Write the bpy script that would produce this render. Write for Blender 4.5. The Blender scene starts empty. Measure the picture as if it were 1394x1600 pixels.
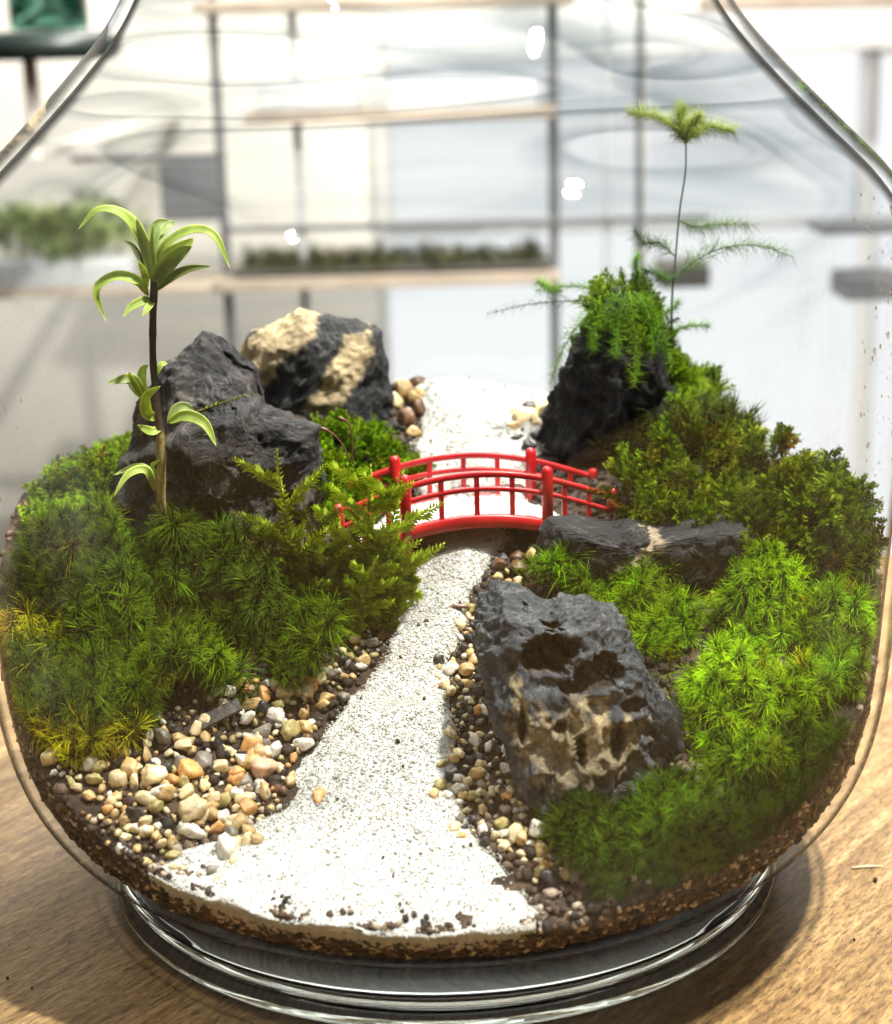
import bpy, bmesh, math, random
import numpy as np
from mathutils import Matrix, Vector

# ------------------------------------------------------------------ camera, world, lamps, exposure
S = 0.01                       # everything below is written in centimetres
sc = bpy.context.scene
COL = sc.collection
CAM_D, CAM_H, CAM_X, PITCH, ROLL, FPX = 46.5, 23.0, 0.25, math.radians(15.0), math.radians(1.5), 2700.0
_f = np.array((0, math.cos(PITCH), -math.sin(PITCH)))
_r0 = np.array((1.0, 0, 0)); _u0 = np.array((0, math.sin(PITCH), math.cos(PITCH)))
_r = _r0 * math.cos(ROLL) - _u0 * math.sin(ROLL)
_u = _u0 * math.cos(ROLL) + _r0 * math.sin(ROLL)
CAM = np.array((CAM_X, -CAM_D, CAM_H))
cd = bpy.data.cameras.new('camera'); cam = bpy.data.objects.new('camera', cd); COL.objects.link(cam)
cd.sensor_fit = 'HORIZONTAL'; cd.sensor_width = 36.0; cd.lens = 36.0 * FPX / 1394.0
cd.clip_start = 0.01; cd.clip_end = 50
cam.matrix_world = Matrix(((_r[0], _u[0], -_f[0], CAM[0] * S), (_r[1], _u[1], -_f[1], CAM[1] * S),
                           (_r[2], _u[2], -_f[2], CAM[2] * S), (0, 0, 0, 1)))
cd.dof.use_dof = True; cd.dof.focus_distance = 0.452; cd.dof.aperture_fstop = 14.5; cd.dof.aperture_blades = 0
sc.camera = cam

w = bpy.data.worlds.new('World'); sc.world = w; w.use_nodes = True
# soft room light: pale ceiling overhead, dimmer towards the sides
_wt = w.node_tree; _tc = _wt.nodes.new('ShaderNodeTexCoord'); _sx = _wt.nodes.new('ShaderNodeSeparateXYZ'); _rp = _wt.nodes.new('ShaderNodeValToRGB')
_wt.links.new(_tc.outputs['Generated'], _sx.inputs[0]); _wt.links.new(_sx.outputs['Z'], _rp.inputs[0])
_rp.color_ramp.elements[0].position = 0.0; _rp.color_ramp.elements[0].color = (.09, .088, .086, 1)
_rp.color_ramp.elements[1].position = 0.95; _rp.color_ramp.elements[1].color = (1.0, .97, .93, 1)
_rp.color_ramp.interpolation = 'EASE'
_wt.links.new(_rp.outputs[0], _wt.nodes['Background'].inputs[0]); _wt.nodes['Background'].inputs[1].default_value = 0.45


def lamp(name, kind, loc, aim, power, size, color, size_y=None):
    l = bpy.data.lights.new(name, kind); l.energy = power; l.color = color
    if kind == 'AREA':
        l.shape = 'DISK' if size_y is None else 'RECTANGLE'
        l.size = size * S
        if size_y: l.size_y = size_y * S
    o = bpy.data.objects.new(name, l); COL.objects.link(o)
    o.location = Vector(loc) * S
    o.rotation_euler = (Vector(aim) - Vector(loc)).to_track_quat('-Z', 'Y').to_euler()
    return o


lamp('ceiling_lamp', 'AREA', (34, -10, 104), (0, 0, 6), 31.0, 4.5, (1.0, 0.95, 0.86))
lamp('ceiling_lamp', 'AREA', (-52, -48, 135), (0, 0, 6), 6.0, 4, (1.0, 0.96, 0.9))
lamp('added_wall_fill', 'AREA', (0, 108, 95), (0, 150, 20), 34.0, 14, (1.0, 0.96, 0.9), 200)  # added fill out of view, only brightens the back wall
sc.view_settings.view_transform = 'Standard'; sc.view_settings.look = 'None'
sc.view_settings.exposure = 0.08; sc.view_settings.gamma = 1.0
sc.view_settings.use_curve_mapping = False
sc.render.engine = 'CYCLES'
cy = sc.cycles
cy.use_denoising = True; cy.use_adaptive_sampling = True; cy.adaptive_threshold = 0.02; cy.max_bounces = 20; cy.diffuse_bounces = 3; cy.glossy_bounces = 18
cy.transmission_bounces = 18; cy.transparent_max_bounces = 40; cy.sample_clamp_indirect = 4.0; cy.caustics_reflective = False

rng = np.random.default_rng(7)
random.seed(7)

# ------------------------------------------------------------------ helpers


def ray(px, py):
    d = _f + _r * ((px - 697.0) / FPX) + _u * ((800.0 - py) / FPX)
    return d


def at(px, py, Y):
    """point where the sight line of a photo pixel meets the vertical plane y = Y"""
    d = ray(px, py); t = (Y - CAM[1]) / d[1]
    return CAM + d * t


def sstep(a, b, x):
    t = np.clip((x - a) / (b - a), 0, 1); return t * t * (3 - 2 * t)


_perm = np.random.default_rng(3).permutation(256); _perm = np.concatenate([_perm] * 3)
_grad = np.random.default_rng(4).normal(size=(256, 3)); _grad /= np.linalg.norm(_grad, axis=1)[:, None]


def pnoise(P):
    P = np.asarray(P, float); i = np.floor(P).astype(int); f = P - i; u = f * f * f * (f * (f * 6 - 15) + 10)
    i &= 255; out = 0
    for a in (0, 1):
        for b in (0, 1):
            for c in (0, 1):
                h = _perm[_perm[_perm[(i[..., 0] + a) & 255] + ((i[..., 1] + b) & 255)] + ((i[..., 2] + c) & 255)]
                g = _grad[h]; d = f - np.array((a, b, c))
                wgt = (u[..., 0] if a else 1 - u[..., 0]) * (u[..., 1] if b else 1 - u[..., 1]) * (u[..., 2] if c else 1 - u[..., 2])
                out = out + wgt * np.sum(g * d, -1)
    return out * 1.6


def fbm(P, o=4, lac=2.1, gain=.5):
    s = 0; a = 1.0; P = np.asarray(P, float)
    for k in range(o):
        s = s + a * pnoise(P + 17.3 * k); P = P * lac; a *= gain
    return s


def ridged(P, o=4):
    s = 0; a = 1.0; P = np.asarray(P, float)
    for k in range(o):
        s = s + a * (1 - 2 * np.abs(pnoise(P + 9.1 * k))); P = P * 2.1; a *= .5
    return s


def mesh(name, V, faces, mat=None, col=None, smooth=True, mats=None):
    """faces: list of (n,k) index arrays; V in cm; col per-vertex rgb"""
    V = np.asarray(V, np.float32) * S
    me = bpy.data.meshes.new(name)
    faces = [np.asarray(f, np.int32) for f in faces if len(f)]
    nl = sum(f.size for f in faces); npoly = sum(len(f) for f in faces)
    me.vertices.add(len(V)); me.vertices.foreach_set('co', V.ravel())
    me.loops.add(nl); me.loops.foreach_set('vertex_index', np.concatenate([f.ravel() for f in faces]))
    me.polygons.add(npoly)
    tot = np.concatenate([np.full(len(f), f.shape[1], np.int32) for f in faces])
    st = np.concatenate([[0], np.cumsum(tot)[:-1]]).astype(np.int32)
    me.polygons.foreach_set('loop_start', st); me.polygons.foreach_set('loop_total', tot)
    me.polygons.foreach_set('use_smooth', np.full(npoly, smooth, bool))
    if col is not None:
        at_ = me.color_attributes.new('Col', 'FLOAT_COLOR', 'POINT')
        c4 = np.ones((len(V), 4), np.float32); c4[:, :3] = col
        at_.data.foreach_set('color', c4.ravel())
    me.update(calc_edges=True); me.validate()
    if mat is not None: me.materials.append(mat)
    return me


def obj(name, me, parent=None, loc=(0, 0, 0), kind=None):
    o = bpy.data.objects.new(name, me); COL.objects.link(o); o.location = Vector(loc) * S
    if parent is not None: o.parent = parent
    if kind: o['kind'] = kind
    return o


def tag(o, label, cat, group=None):
    o['label'] = label; o['category'] = cat
    if group: o['group'] = group
    return o


def thing(name, label, cat, loc=(0, 0, 0), rz=0, group=None):
    o = bpy.data.objects.new(name, None); COL.objects.link(o); o.empty_display_size = .01
    o.location = Vector(loc) * S; o.rotation_euler = (0, 0, rz)
    return tag(o, label, cat, group)


def lathe(prof, n=128, close=False):
    prof = np.array(prof, float); m = len(prof)
    t = np.arange(n) * 2 * np.pi / n
    V = np.stack([prof[:, 0][:, None] * np.cos(t), prof[:, 0][:, None] * np.sin(t), np.repeat(prof[:, 1][:, None], n, 1)], -1).reshape(-1, 3)
    i = np.arange(m if close else m - 1)[:, None]; j = np.arange(n)[None]; i2 = (i + 1) % m; j2 = (j + 1) % n
    F = np.stack([i * n + j, i * n + j2, i2 * n + j2, i2 * n + j], -1).reshape(-1, 4)
    return V, F


def smooth_prof(pts, k=6):
    """Catmull-Rom through profile points"""
    P = np.array(pts, float); P = np.vstack([2 * P[0] - P[1], P, 2 * P[-1] - P[-2]]); out = []
    for i in range(1, len(P) - 2):
        for t in np.arange(k) / k:
            a, b, c, d = P[i - 1], P[i], P[i + 1], P[i + 2]
            out.append(.5 * (2 * b + (c - a) * t + (2 * a - 5 * b + 4 * c - d) * t * t + (3 * b - a - 3 * c + d) * t ** 3))
    out.append(P[-2]); return np.array(out)


def box(c, s, R=None, bev=0.0):
    """box with centre c, size s -> V,F ; bev chamfers the edges"""
    bm = bmesh.new(); bmesh.ops.create_cube(bm, size=1.0)
    for v in bm.verts: v.co = Vector((v.co.x * s[0], v.co.y * s[1], v.co.z * s[2]))
    if bev > 0: bmesh.ops.bevel(bm, geom=bm.edges[:], offset=bev, segments=2, affect='EDGES', profile=.6)
    bm.verts.index_update()
    V = np.array([v.co[:] for v in bm.verts]); tri = [[v.index for v in f.verts] for f in bm.faces]; bm.free()
    if R is not None: V = V @ np.array(R).T
    V = V + np.array(c)
    q = [f for f in tri if len(f) == 4]; t3 = [f for f in tri if len(f) == 3]
    return V, [np.array(q).reshape(-1, 4), np.array(t3).reshape(-1, 3)]


def tube(P, R, n=8, caps=True):
    """tube along points P with radii R -> V,[quads,tris]"""
    P = np.array(P, float); m = len(P); R = np.broadcast_to(np.array(R, float), (m,))
    T = np.gradient(P, axis=0); T /= np.linalg.norm(T, axis=1)[:, None] + 1e-9
    ref = np.array((0.31, 0.17, 0.94)) if abs(T[0][2]) < .9 else np.array((1.0, .1, 0))
    A = np.cross(T, ref); A /= np.linalg.norm(A, axis=1)[:, None]; B = np.cross(T, A)
    t = np.arange(n) * 2 * np.pi / n
    V = P[:, None] + R[:, None, None] * (A[:, None] * np.cos(t)[None, :, None] + B[:, None] * np.sin(t)[None, :, None])
    V = V.reshape(-1, 3)
    i = np.arange(m - 1)[:, None]; j = np.arange(n)[None]; j2 = (j + 1) % n
    F = np.stack([i * n + j, (i + 1) * n + j, (i + 1) * n + j2, i * n + j2], -1).reshape(-1, 4)
    if not caps: return V, [F]
    V = np.vstack([V, P[0], P[-1]]); a = m * n; jj = np.arange(n); k2 = (jj + 1) % n
    T3 = np.vstack([np.stack([np.full(n, a), jj, k2], 1), np.stack([np.full(n, a + 1), (m - 1) * n + k2, (m - 1) * n + jj], 1)])
    return V, [F, T3]


class MB:
    """collects pieces into one mesh"""
    def __init__(s): s.V = []; s.Q = []; s.T = []; s.C = []; s.n = 0

    def add(s, V, F, col=None):
        V = np.asarray(V, float); F = F if isinstance(F, list) else [F]
        for f in F:
            f = np.asarray(f, int)
            if f.size == 0: continue
            (s.Q if f.shape[1] == 4 else s.T).append(f + s.n)
        s.V.append(V); s.n += len(V)
        s.C.append(np.broadcast_to(np.array((.5, .5, .5) if col is None else col, float), V.shape))
        return s

    def mesh(s, name, mat, smooth=True, off=(0, 0, 0)):
        fs = []
        if s.Q: fs.append(np.vstack(s.Q))
        if s.T: fs.append(np.vstack(s.T))
        return mesh(name, np.vstack(s.V) - np.array(off), fs, mat, np.vstack(s.C), smooth)


def curve(P, n=12):
    return smooth_prof(P, max(1, n // max(1, len(P) - 1)))


# ------------------------------------------------------------------ materials
def newmat(name):
    m = bpy.data.materials.new(name); m.use_nodes = True; nt = m.node_tree; nt.nodes.clear()
    out = nt.nodes.new('ShaderNodeOutputMaterial'); return m, nt, out


def N(nt, t, **k):
    n = nt.nodes.new(t)
    for a, v in k.items():
        if a in n.inputs.keys(): n.inputs[a].default_value = v
        else: setattr(n, a, v)
    return n


def noise(nt, scale, detail=4, rough=.55, vec=None, dist=0.0):
    n = nt.nodes.new('ShaderNodeTexNoise'); n.inputs['Scale'].default_value = scale
    n.inputs['Detail'].default_value = detail; n.inputs['Roughness'].default_value = rough; n.inputs['Distortion'].default_value = dist
    if vec is not None: nt.links.new(vec, n.inputs['Vector'])
    return n


def ramp(nt, fac, stops):
    r = nt.nodes.new('ShaderNodeValToRGB'); e = r.color_ramp.elements
    while len(e) < len(stops): e.new(.5)
    for k, (p, c) in enumerate(stops):
        e[k].position = p; e[k].color = (*c, 1) if len(c) == 3 else c
    nt.links.new(fac, r.inputs[0]); return r


def mixc(nt, a, b, fac, blend='MIX'):
    m = nt.nodes.new('ShaderNodeMix'); m.data_type = 'RGBA'; m.blend_type = blend
    for sock, v in ((m.inputs[0], fac), (m.inputs[6], a), (m.inputs[7], b)):
        if hasattr(v, 'is_output'): nt.links.new(v, sock)
        else: sock.default_value = v if not isinstance(v, tuple) or len(v) == 4 else (*v, 1)
    return m.outputs[2]


def bump(nt, h, strength, dist, nrm=None):
    b = nt.nodes.new('ShaderNodeBump'); b.inputs['Strength'].default_value = strength; b.inputs['Distance'].default_value = dist
    nt.links.new(h, b.inputs['Height'])
    if nrm is not None: nt.links.new(nrm, b.inputs['Normal'])
    return b.outputs[0]


def objvec(nt):
    return nt.nodes.new('ShaderNodeTexCoord').outputs['Object']


def plain(name, c, rough=.5, metal=0, var=.12, scale=60, coat=0.0, bmp=.0):
    m, nt, out = newmat(name); p = N(nt, 'ShaderNodeBsdfPrincipled'); v = objvec(nt)
    n = noise(nt, scale, 5, .6, v)
    hi = tuple(min(1, x * (1 + var)) for x in c); lo = tuple(x * (1 - var) for x in c)
    r = ramp(nt, n.outputs[0], [(.3, lo), (.7, hi)]); nt.links.new(r.outputs[0], p.inputs['Base Color'])
    p.inputs['Roughness'].default_value = rough; p.inputs['Metallic'].default_value = metal; p.inputs['Coat Weight'].default_value = coat
    if bmp: nt.links.new(bump(nt, n.outputs[0], bmp, .001), p.inputs['Normal'])
    nt.links.new(p.outputs[0], out.inputs[0]); return m


def attr_mat(name, rough=.5, transl=0.0, spec=.5, bscale=0, bstr=0, var=.3, vscale=300, dist=.0008, coat=0, sheen=0):
    """colour from the Col attribute, small noise variation, optional translucency"""
    m, nt, out = newmat(name); p = N(nt, 'ShaderNodeBsdfPrincipled'); v = objvec(nt)
    a = N(nt, 'ShaderNodeAttribute', attribute_name='Col')
    n = noise(nt, vscale, 4, .6, v)
    r = ramp(nt, n.outputs[0], [(.28, (1 - var,) * 3), (.72, (1 + var,) * 3)])
    c = mixc(nt, a.outputs['Color'], r.outputs[0], 1.0, 'MULTIPLY')
    nt.links.new(c, p.inputs['Base Color']); p.inputs['Roughness'].default_value = rough
    p.inputs['Specular IOR Level'].default_value = spec; p.inputs['Coat Weight'].default_value = coat; p.inputs['Coat Roughness'].default_value = .25
    if bstr:
        nb = noise(nt, bscale, 6, .65, v); nt.links.new(bump(nt, nb.outputs[0], bstr, dist), p.inputs['Normal'])
    if transl > 0:
        t = N(nt, 'ShaderNodeBsdfTranslucent'); c2 = mixc(nt, c, (1.0, 1.0, .45, 1), 1.0, 'MULTIPLY'); nt.links.new(c2, t.inputs[0])
        mx = N(nt, 'ShaderNodeMixShader'); mx.inputs[0].default_value = transl
        nt.links.new(p.outputs[0], mx.inputs[1]); nt.links.new(t.outputs[0], mx.inputs[2]); nt.links.new(mx.outputs[0], out.inputs[0])
    else: nt.links.new(p.outputs[0], out.inputs[0])
    return m


def wood_mat():
    m, nt, out = newmat('wood_table'); p = N(nt, 'ShaderNodeBsdfPrincipled'); v = objvec(nt)
    ro = N(nt, 'ShaderNodeMapping'); nt.links.new(v, ro.inputs[0]); ro.inputs['Rotation'].default_value = (0, 0, math.radians(-52))
    mp = N(nt, 'ShaderNodeMapping'); nt.links.new(ro.outputs[0], mp.inputs[0]); mp.inputs['Scale'].default_value = (1.0, 9.0, 1.0)
    n1 = noise(nt, 22, 7, .65, mp.outputs[0], .6)
    mp2 = N(nt, 'ShaderNodeMapping'); nt.links.new(ro.outputs[0], mp2.inputs[0]); mp2.inputs['Scale'].default_value = (1.0, 4.0, 1.0)
    n2 = noise(nt, 210, 6, .75, mp2.outputs[0], .4)
    n3 = noise(nt, 9, 3, .5, v)
    c1 = ramp(nt, n1.outputs[0], [(.28, (.13, .076, .034)), (.5, (.31, .203, .086)), (.72, (.48, .345, .175))])
    c2 = ramp(nt, n2.outputs[0], [(.36, (.22, .18, .15)), (.5, (.92, .9, .88)), (.66, (1.6, 1.52, 1.45))])
    c = mixc(nt, c1.outputs[0], c2.outputs[0], .85, 'MULTIPLY')
    c3 = ramp(nt, n3.outputs[0], [(.35, (.85, .82, .78)), (.65, (1.08, 1.06, 1.06))])
    c = mixc(nt, c, c3.outputs[0], 1.0, 'MULTIPLY')
    nt.links.new(c, p.inputs['Base Color']); p.inputs['Roughness'].default_value = .42
    b = bump(nt, n2.outputs[0], .35, .0006); b = bump(nt, n1.outputs[0], .3, .001, b); nt.links.new(b, p.inputs['Normal'])
    nt.links.new(p.outputs[0], out.inputs[0]); return m


def thin_glass():
    """clear blown glass wall: mirror reflection by Fresnel, light passes with a slight tint that deepens at the rim"""
    m, nt, out = newmat('clear_glass'); v = objvec(nt)
    wv = noise(nt, 14, 2, .5, v); bn = bump(nt, wv.outputs[0], .12, .003)
    lw = N(nt, 'ShaderNodeLayerWeight'); lw.inputs[0].default_value = .5; nt.links.new(bn, lw.inputs['Normal'])
    mu = ramp(nt, lw.outputs['Facing'], [(.0, (.022,) * 3), (.7, (.022,) * 3), (.88, (.07,) * 3), (.96, (.32,) * 3), (1.0, (.85,) * 3)])
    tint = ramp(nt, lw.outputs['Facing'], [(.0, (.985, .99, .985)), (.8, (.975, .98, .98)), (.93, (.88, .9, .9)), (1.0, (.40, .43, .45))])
    # refraction bands round the shoulder, painted into the glass tint as dark streaks
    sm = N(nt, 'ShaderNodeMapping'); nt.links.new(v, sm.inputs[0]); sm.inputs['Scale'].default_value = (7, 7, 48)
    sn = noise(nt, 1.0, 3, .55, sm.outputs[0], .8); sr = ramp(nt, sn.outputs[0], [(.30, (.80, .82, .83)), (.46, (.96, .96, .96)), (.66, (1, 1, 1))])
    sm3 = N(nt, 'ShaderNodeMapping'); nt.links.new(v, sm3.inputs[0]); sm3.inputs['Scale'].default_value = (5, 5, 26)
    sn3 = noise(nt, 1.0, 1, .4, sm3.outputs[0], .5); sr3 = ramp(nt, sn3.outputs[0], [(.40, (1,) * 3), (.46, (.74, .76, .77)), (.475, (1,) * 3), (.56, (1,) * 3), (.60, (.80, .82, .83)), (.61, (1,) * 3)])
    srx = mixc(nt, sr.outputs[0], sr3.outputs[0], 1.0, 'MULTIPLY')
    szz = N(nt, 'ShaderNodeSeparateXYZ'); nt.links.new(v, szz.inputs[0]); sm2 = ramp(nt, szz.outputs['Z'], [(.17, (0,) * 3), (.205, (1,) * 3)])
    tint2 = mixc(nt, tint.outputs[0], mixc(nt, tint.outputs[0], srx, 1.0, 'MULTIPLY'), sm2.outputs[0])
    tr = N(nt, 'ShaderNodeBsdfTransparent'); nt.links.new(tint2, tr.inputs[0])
    rf = N(nt, 'ShaderNodeBsdfRefraction'); rf.inputs['IOR'].default_value = 1.5; rf.inputs['Roughness'].default_value = 0.0; rf.inputs['Color'].default_value = (.97, .98, .98, 1); nt.links.new(bn, rf.inputs['Normal'])
    sz_ = N(nt, 'ShaderNodeSeparateXYZ'); nt.links.new(v, sz_.inputs[0])
    zm = ramp(nt, sz_.outputs['Z'], [(.185, (0,) * 3), (.215, (.03,) * 3)]); fz = N(nt, 'ShaderNodeMath', operation='ADD'); nt.links.new(lw.outputs['Facing'], fz.inputs[0]); nt.links.new(zm.outputs[0], fz.inputs[1])
    rfac = ramp(nt, fz.outputs[0], [(.0, (0,) * 3), (.82, (0,) * 3), (.92, (.85,) * 3), (1.0, (1,) * 3)])
    tm = N(nt, 'ShaderNodeMixShader'); nt.links.new(rfac.outputs[0], tm.inputs[0]); nt.links.new(tr.outputs[0], tm.inputs[1]); nt.links.new(rf.outputs[0], tm.inputs[2])
    gl = N(nt, 'ShaderNodeBsdfGlossy'); gl.inputs['Roughness'].default_value = .0; nt.links.new(bn, gl.inputs['Normal'])
    mx = N(nt, 'ShaderNodeMixShader'); nt.links.new(mu.outputs[0], mx.inputs[0]); nt.links.new(tm.outputs[0], mx.inputs[1]); nt.links.new(gl.outputs[0], mx.inputs[2])
    # condensation film: patches of fine mist on the wall
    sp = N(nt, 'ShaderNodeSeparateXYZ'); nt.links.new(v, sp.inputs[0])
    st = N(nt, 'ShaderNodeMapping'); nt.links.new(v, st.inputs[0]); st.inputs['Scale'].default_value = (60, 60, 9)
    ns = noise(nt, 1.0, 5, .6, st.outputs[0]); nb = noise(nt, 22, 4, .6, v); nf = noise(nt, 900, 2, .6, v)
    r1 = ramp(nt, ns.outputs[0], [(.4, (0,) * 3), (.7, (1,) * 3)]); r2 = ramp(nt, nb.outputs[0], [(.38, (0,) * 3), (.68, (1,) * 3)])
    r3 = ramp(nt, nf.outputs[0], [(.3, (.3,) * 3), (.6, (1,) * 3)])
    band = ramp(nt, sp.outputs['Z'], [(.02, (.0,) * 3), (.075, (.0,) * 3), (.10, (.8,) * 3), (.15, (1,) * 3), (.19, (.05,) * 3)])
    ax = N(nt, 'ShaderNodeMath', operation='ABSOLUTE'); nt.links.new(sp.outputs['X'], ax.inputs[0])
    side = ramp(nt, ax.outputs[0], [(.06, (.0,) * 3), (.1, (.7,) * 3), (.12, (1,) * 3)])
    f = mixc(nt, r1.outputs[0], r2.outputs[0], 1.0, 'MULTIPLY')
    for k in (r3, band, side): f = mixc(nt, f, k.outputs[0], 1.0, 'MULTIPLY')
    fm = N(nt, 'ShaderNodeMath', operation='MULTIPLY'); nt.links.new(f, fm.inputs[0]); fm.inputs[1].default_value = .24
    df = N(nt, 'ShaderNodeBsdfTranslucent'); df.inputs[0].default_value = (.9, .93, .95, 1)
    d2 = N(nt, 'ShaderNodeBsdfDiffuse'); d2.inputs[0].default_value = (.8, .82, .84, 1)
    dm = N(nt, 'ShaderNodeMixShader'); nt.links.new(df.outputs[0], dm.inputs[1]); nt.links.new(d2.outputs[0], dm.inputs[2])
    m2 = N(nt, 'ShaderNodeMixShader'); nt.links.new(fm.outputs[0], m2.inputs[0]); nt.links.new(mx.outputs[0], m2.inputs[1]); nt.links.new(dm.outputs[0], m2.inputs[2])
    nt.links.new(m2.outputs[0], out.inputs[0]); return m


def solid_glass(name='solid_glass', c=(.97, .985, .985), rough=0.0):
    m, nt, out = newmat(name); g = N(nt, 'ShaderNodeBsdfGlass'); g.inputs['IOR'].default_value = 1.5
    g.inputs['Color'].default_value = (*c, 1); g.inputs['Roughness'].default_value = rough
    nt.links.new(g.outputs[0], out.inputs[0]); return m


def rock_mat(name, rough=.74, bstr=.9, vein=.25, spec=.3):
    m, nt, out = newmat(name); p = N(nt, 'ShaderNodeBsdfPrincipled'); v = objvec(nt)
    a = N(nt, 'ShaderNodeAttribute', attribute_name='Col')
    n1 = noise(nt, 70, 8, .7, v, .5); n2 = noise(nt, 420, 6, .7, v); n3 = noise(nt, 45, 5, .6, v, 1.5)
    r1 = ramp(nt, n1.outputs[0], [(.3, (.4, .4, .42)), (.5, (.85, .85, .85)), (.72, (1.75, 1.7, 1.62))])
    r2 = ramp(nt, n2.outputs[0], [(.3, (.6, .6, .6)), (.7, (1.35, 1.35, 1.35))])
    c = mixc(nt, a.outputs['Color'], r1.outputs[0], 1.0, 'MULTIPLY'); c = mixc(nt, c, r2.outputs[0], 1.0, 'MULTIPLY')
    # pale mineral veins
    r3 = ramp(nt, n3.outputs[0], [(.485, (0,) * 3), (.5, (1,) * 3), (.515, (0,) * 3)])
    fm = N(nt, 'ShaderNodeMath', operation='MULTIPLY'); nt.links.new(r3.outputs[0], fm.inputs[0]); fm.inputs[1].default_value = vein
    c = mixc(nt, c, (.42, .40, .38, 1), fm.outputs[0])
    nt.links.new(c, p.inputs['Base Color'])
    rr = ramp(nt, n1.outputs[0], [(.3, (rough - .18,) * 3), (.7, (min(1, rough + .15),) * 3)]); nt.links.new(rr.outputs[0], p.inputs['Roughness'])
    p.inputs['Specular IOR Level'].default_value = spec
    b = bump(nt, n2.outputs[0], bstr * .6, .0009); b = bump(nt, n1.outputs[0], bstr, .003, b); nt.links.new(b, p.inputs['Normal'])
    nt.links.new(p.outputs[0], out.inputs[0]); return m


def pebble_mat():
    m, nt, out = newmat('pebble_stone'); p = N(nt, 'ShaderNodeBsdfPrincipled'); v = objvec(nt)
    oi = N(nt, 'ShaderNodeObjectInfo')
    ad = N(nt, 'ShaderNodeVectorMath', operation='ADD'); nt.links.new(v, ad.inputs[0])
    cb = N(nt, 'ShaderNodeCombineXYZ'); nt.links.new(oi.outputs['Random'], cb.inputs[0]); nt.links.new(cb.outputs[0], ad.inputs[1])
    n = noise(nt, 140, 6, .7, ad.outputs[0], .6); n2 = noise(nt, 700, 4, .6, ad.outputs[0])
    r = ramp(nt, n.outputs[0], [(.3, (.5, .46, .42)), (.5, (1, 1, 1)), (.7, (1.25, 1.2, 1.12))])
    c = mixc(nt, oi.outputs['Color'], r.outputs[0], 1.0, 'MULTIPLY'); nt.links.new(c, p.inputs['Base Color'])
    p.inputs['Roughness'].default_value = .38; p.inputs['Subsurface Weight'].default_value = .45
    p.inputs['Subsurface Radius'].default_value = (.004, .003, .002); p.inputs['Subsurface Scale'].default_value = .5
    nt.links.new(bump(nt, n2.outputs[0], .3, .0004), p.inputs['Normal'])
    nt.links.new(p.outputs[0], out.inputs[0]); return m


def emit_mat(name, c, s):
    m, nt, out = newmat(name); e = N(nt, 'ShaderNodeEmission'); e.inputs[0].default_value = (*c, 1); e.inputs[1].default_value = s
    nt.links.new(e.outputs[0], out.inputs[0]); return m


M = dict(
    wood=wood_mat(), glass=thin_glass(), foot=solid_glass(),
    soil=attr_mat('soil', .8, var=.45, vscale=420, bscale=380, bstr=1.0, dist=.002),
    granule=attr_mat('soil_granule', .7, var=.35, vscale=500, bscale=900, bstr=.5),
    sand=attr_mat('white_sand', .6, var=.08, vscale=900, bscale=900, bstr=.35, dist=.0006),
    grain=attr_mat('sand_grain', .3, transl=.35, var=.05, vscale=600),
    moss=attr_mat('moss_leaf', .6, transl=.2, spec=.03, var=.3, vscale=160),
    leaf=attr_mat('sapling_leaf', .5, transl=.5, spec=.4, var=.3, vscale=180, coat=.06),
    needle=attr_mat('fern_needle', .5, transl=.3, spec=.3, var=.15, vscale=200),
    stem=attr_mat('stem_bark', .6, var=.4, vscale=700, bscale=900, bstr=.6, dist=.0006),
    rock=rock_mat('grey_stone', .74, 1.3, .2), lava=rock_mat('black_stone', .75, 1.0, .05, .3), pocked=rock_mat('pocked_stone', .7, 1.0, .3),
    pebble=pebble_mat(), gravel=attr_mat('fine_gravel', .4, transl=.08, var=.3, vscale=250, bscale=700, bstr=.3), red=plain('red_plastic', (.50, .010, .013), .36, var=.25, scale=90, coat=.12, bmp=.15),
    plank=plain('white_plank', (.78, .77, .74), .5, var=.08, scale=500),
    wall=plain('cream_wall', (.80, .77, .71), .8, var=.03, scale=3), white=plain('white_paint', (.80, .80, .80), .6, var=.02, scale=4),
    metal=plain('dark_metal', (.12, .125, .135), .45, var=.2, scale=20), steel=plain('grey_metal', (.50, .52, .54), .4, var=.1, scale=20),
    board=plain('shelf_board', (.42, .34, .27), .6, var=.25, scale=14), dark=plain('dark_green_enamel', (.012, .02, .018), .4, var=.2, scale=10),
    jarg=solid_glass('tinted_glass', (.75, .88, .84), .05), pane=emit_mat('bright_window_pane', (.96, .98, 1.0), 1.05),
    tray=plain('tray_plastic', (.05, .045, .04), .5, var=.3, scale=40), straw=plain('dry_straw', (.75, .68, .42), .6, var=.2, scale=200),
    debris=attr_mat('plant_debris', .8, var=.3),
    brown=plain('brown_stalk', (.13, .045, .03), .45, var=.3, scale=200),
)

# ------------------------------------------------------------------ the table
Vt, Ft = box((0, -8, -1.5), (180, 76, 3.0), None, .25)
t = obj('table_top', mesh('table_top', Vt, Ft, M['wood'], smooth=False), kind='structure')
t['label'] = 'brown wooden table top with fine streaky grain under the glass terrarium'

# ------------------------------------------------------------------ glass vessel
OUT = smooth_prof([(8.7, 1.5), (9.8, 1.95), (11.0, 2.9), (11.85, 4.3), (12.3, 6.2), (12.55, 9.5), (12.85, 13.8), (13.0, 16.6), (12.75, 18.4), (11.9, 19.8), (10.5, 21.2),
                   (9.1, 22.6), (8.0, 23.9), (7.3, 25.3), (7.0, 26.8), (7.15, 28.2), (7.7, 29.3)], 6)
WALL = .32


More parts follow.
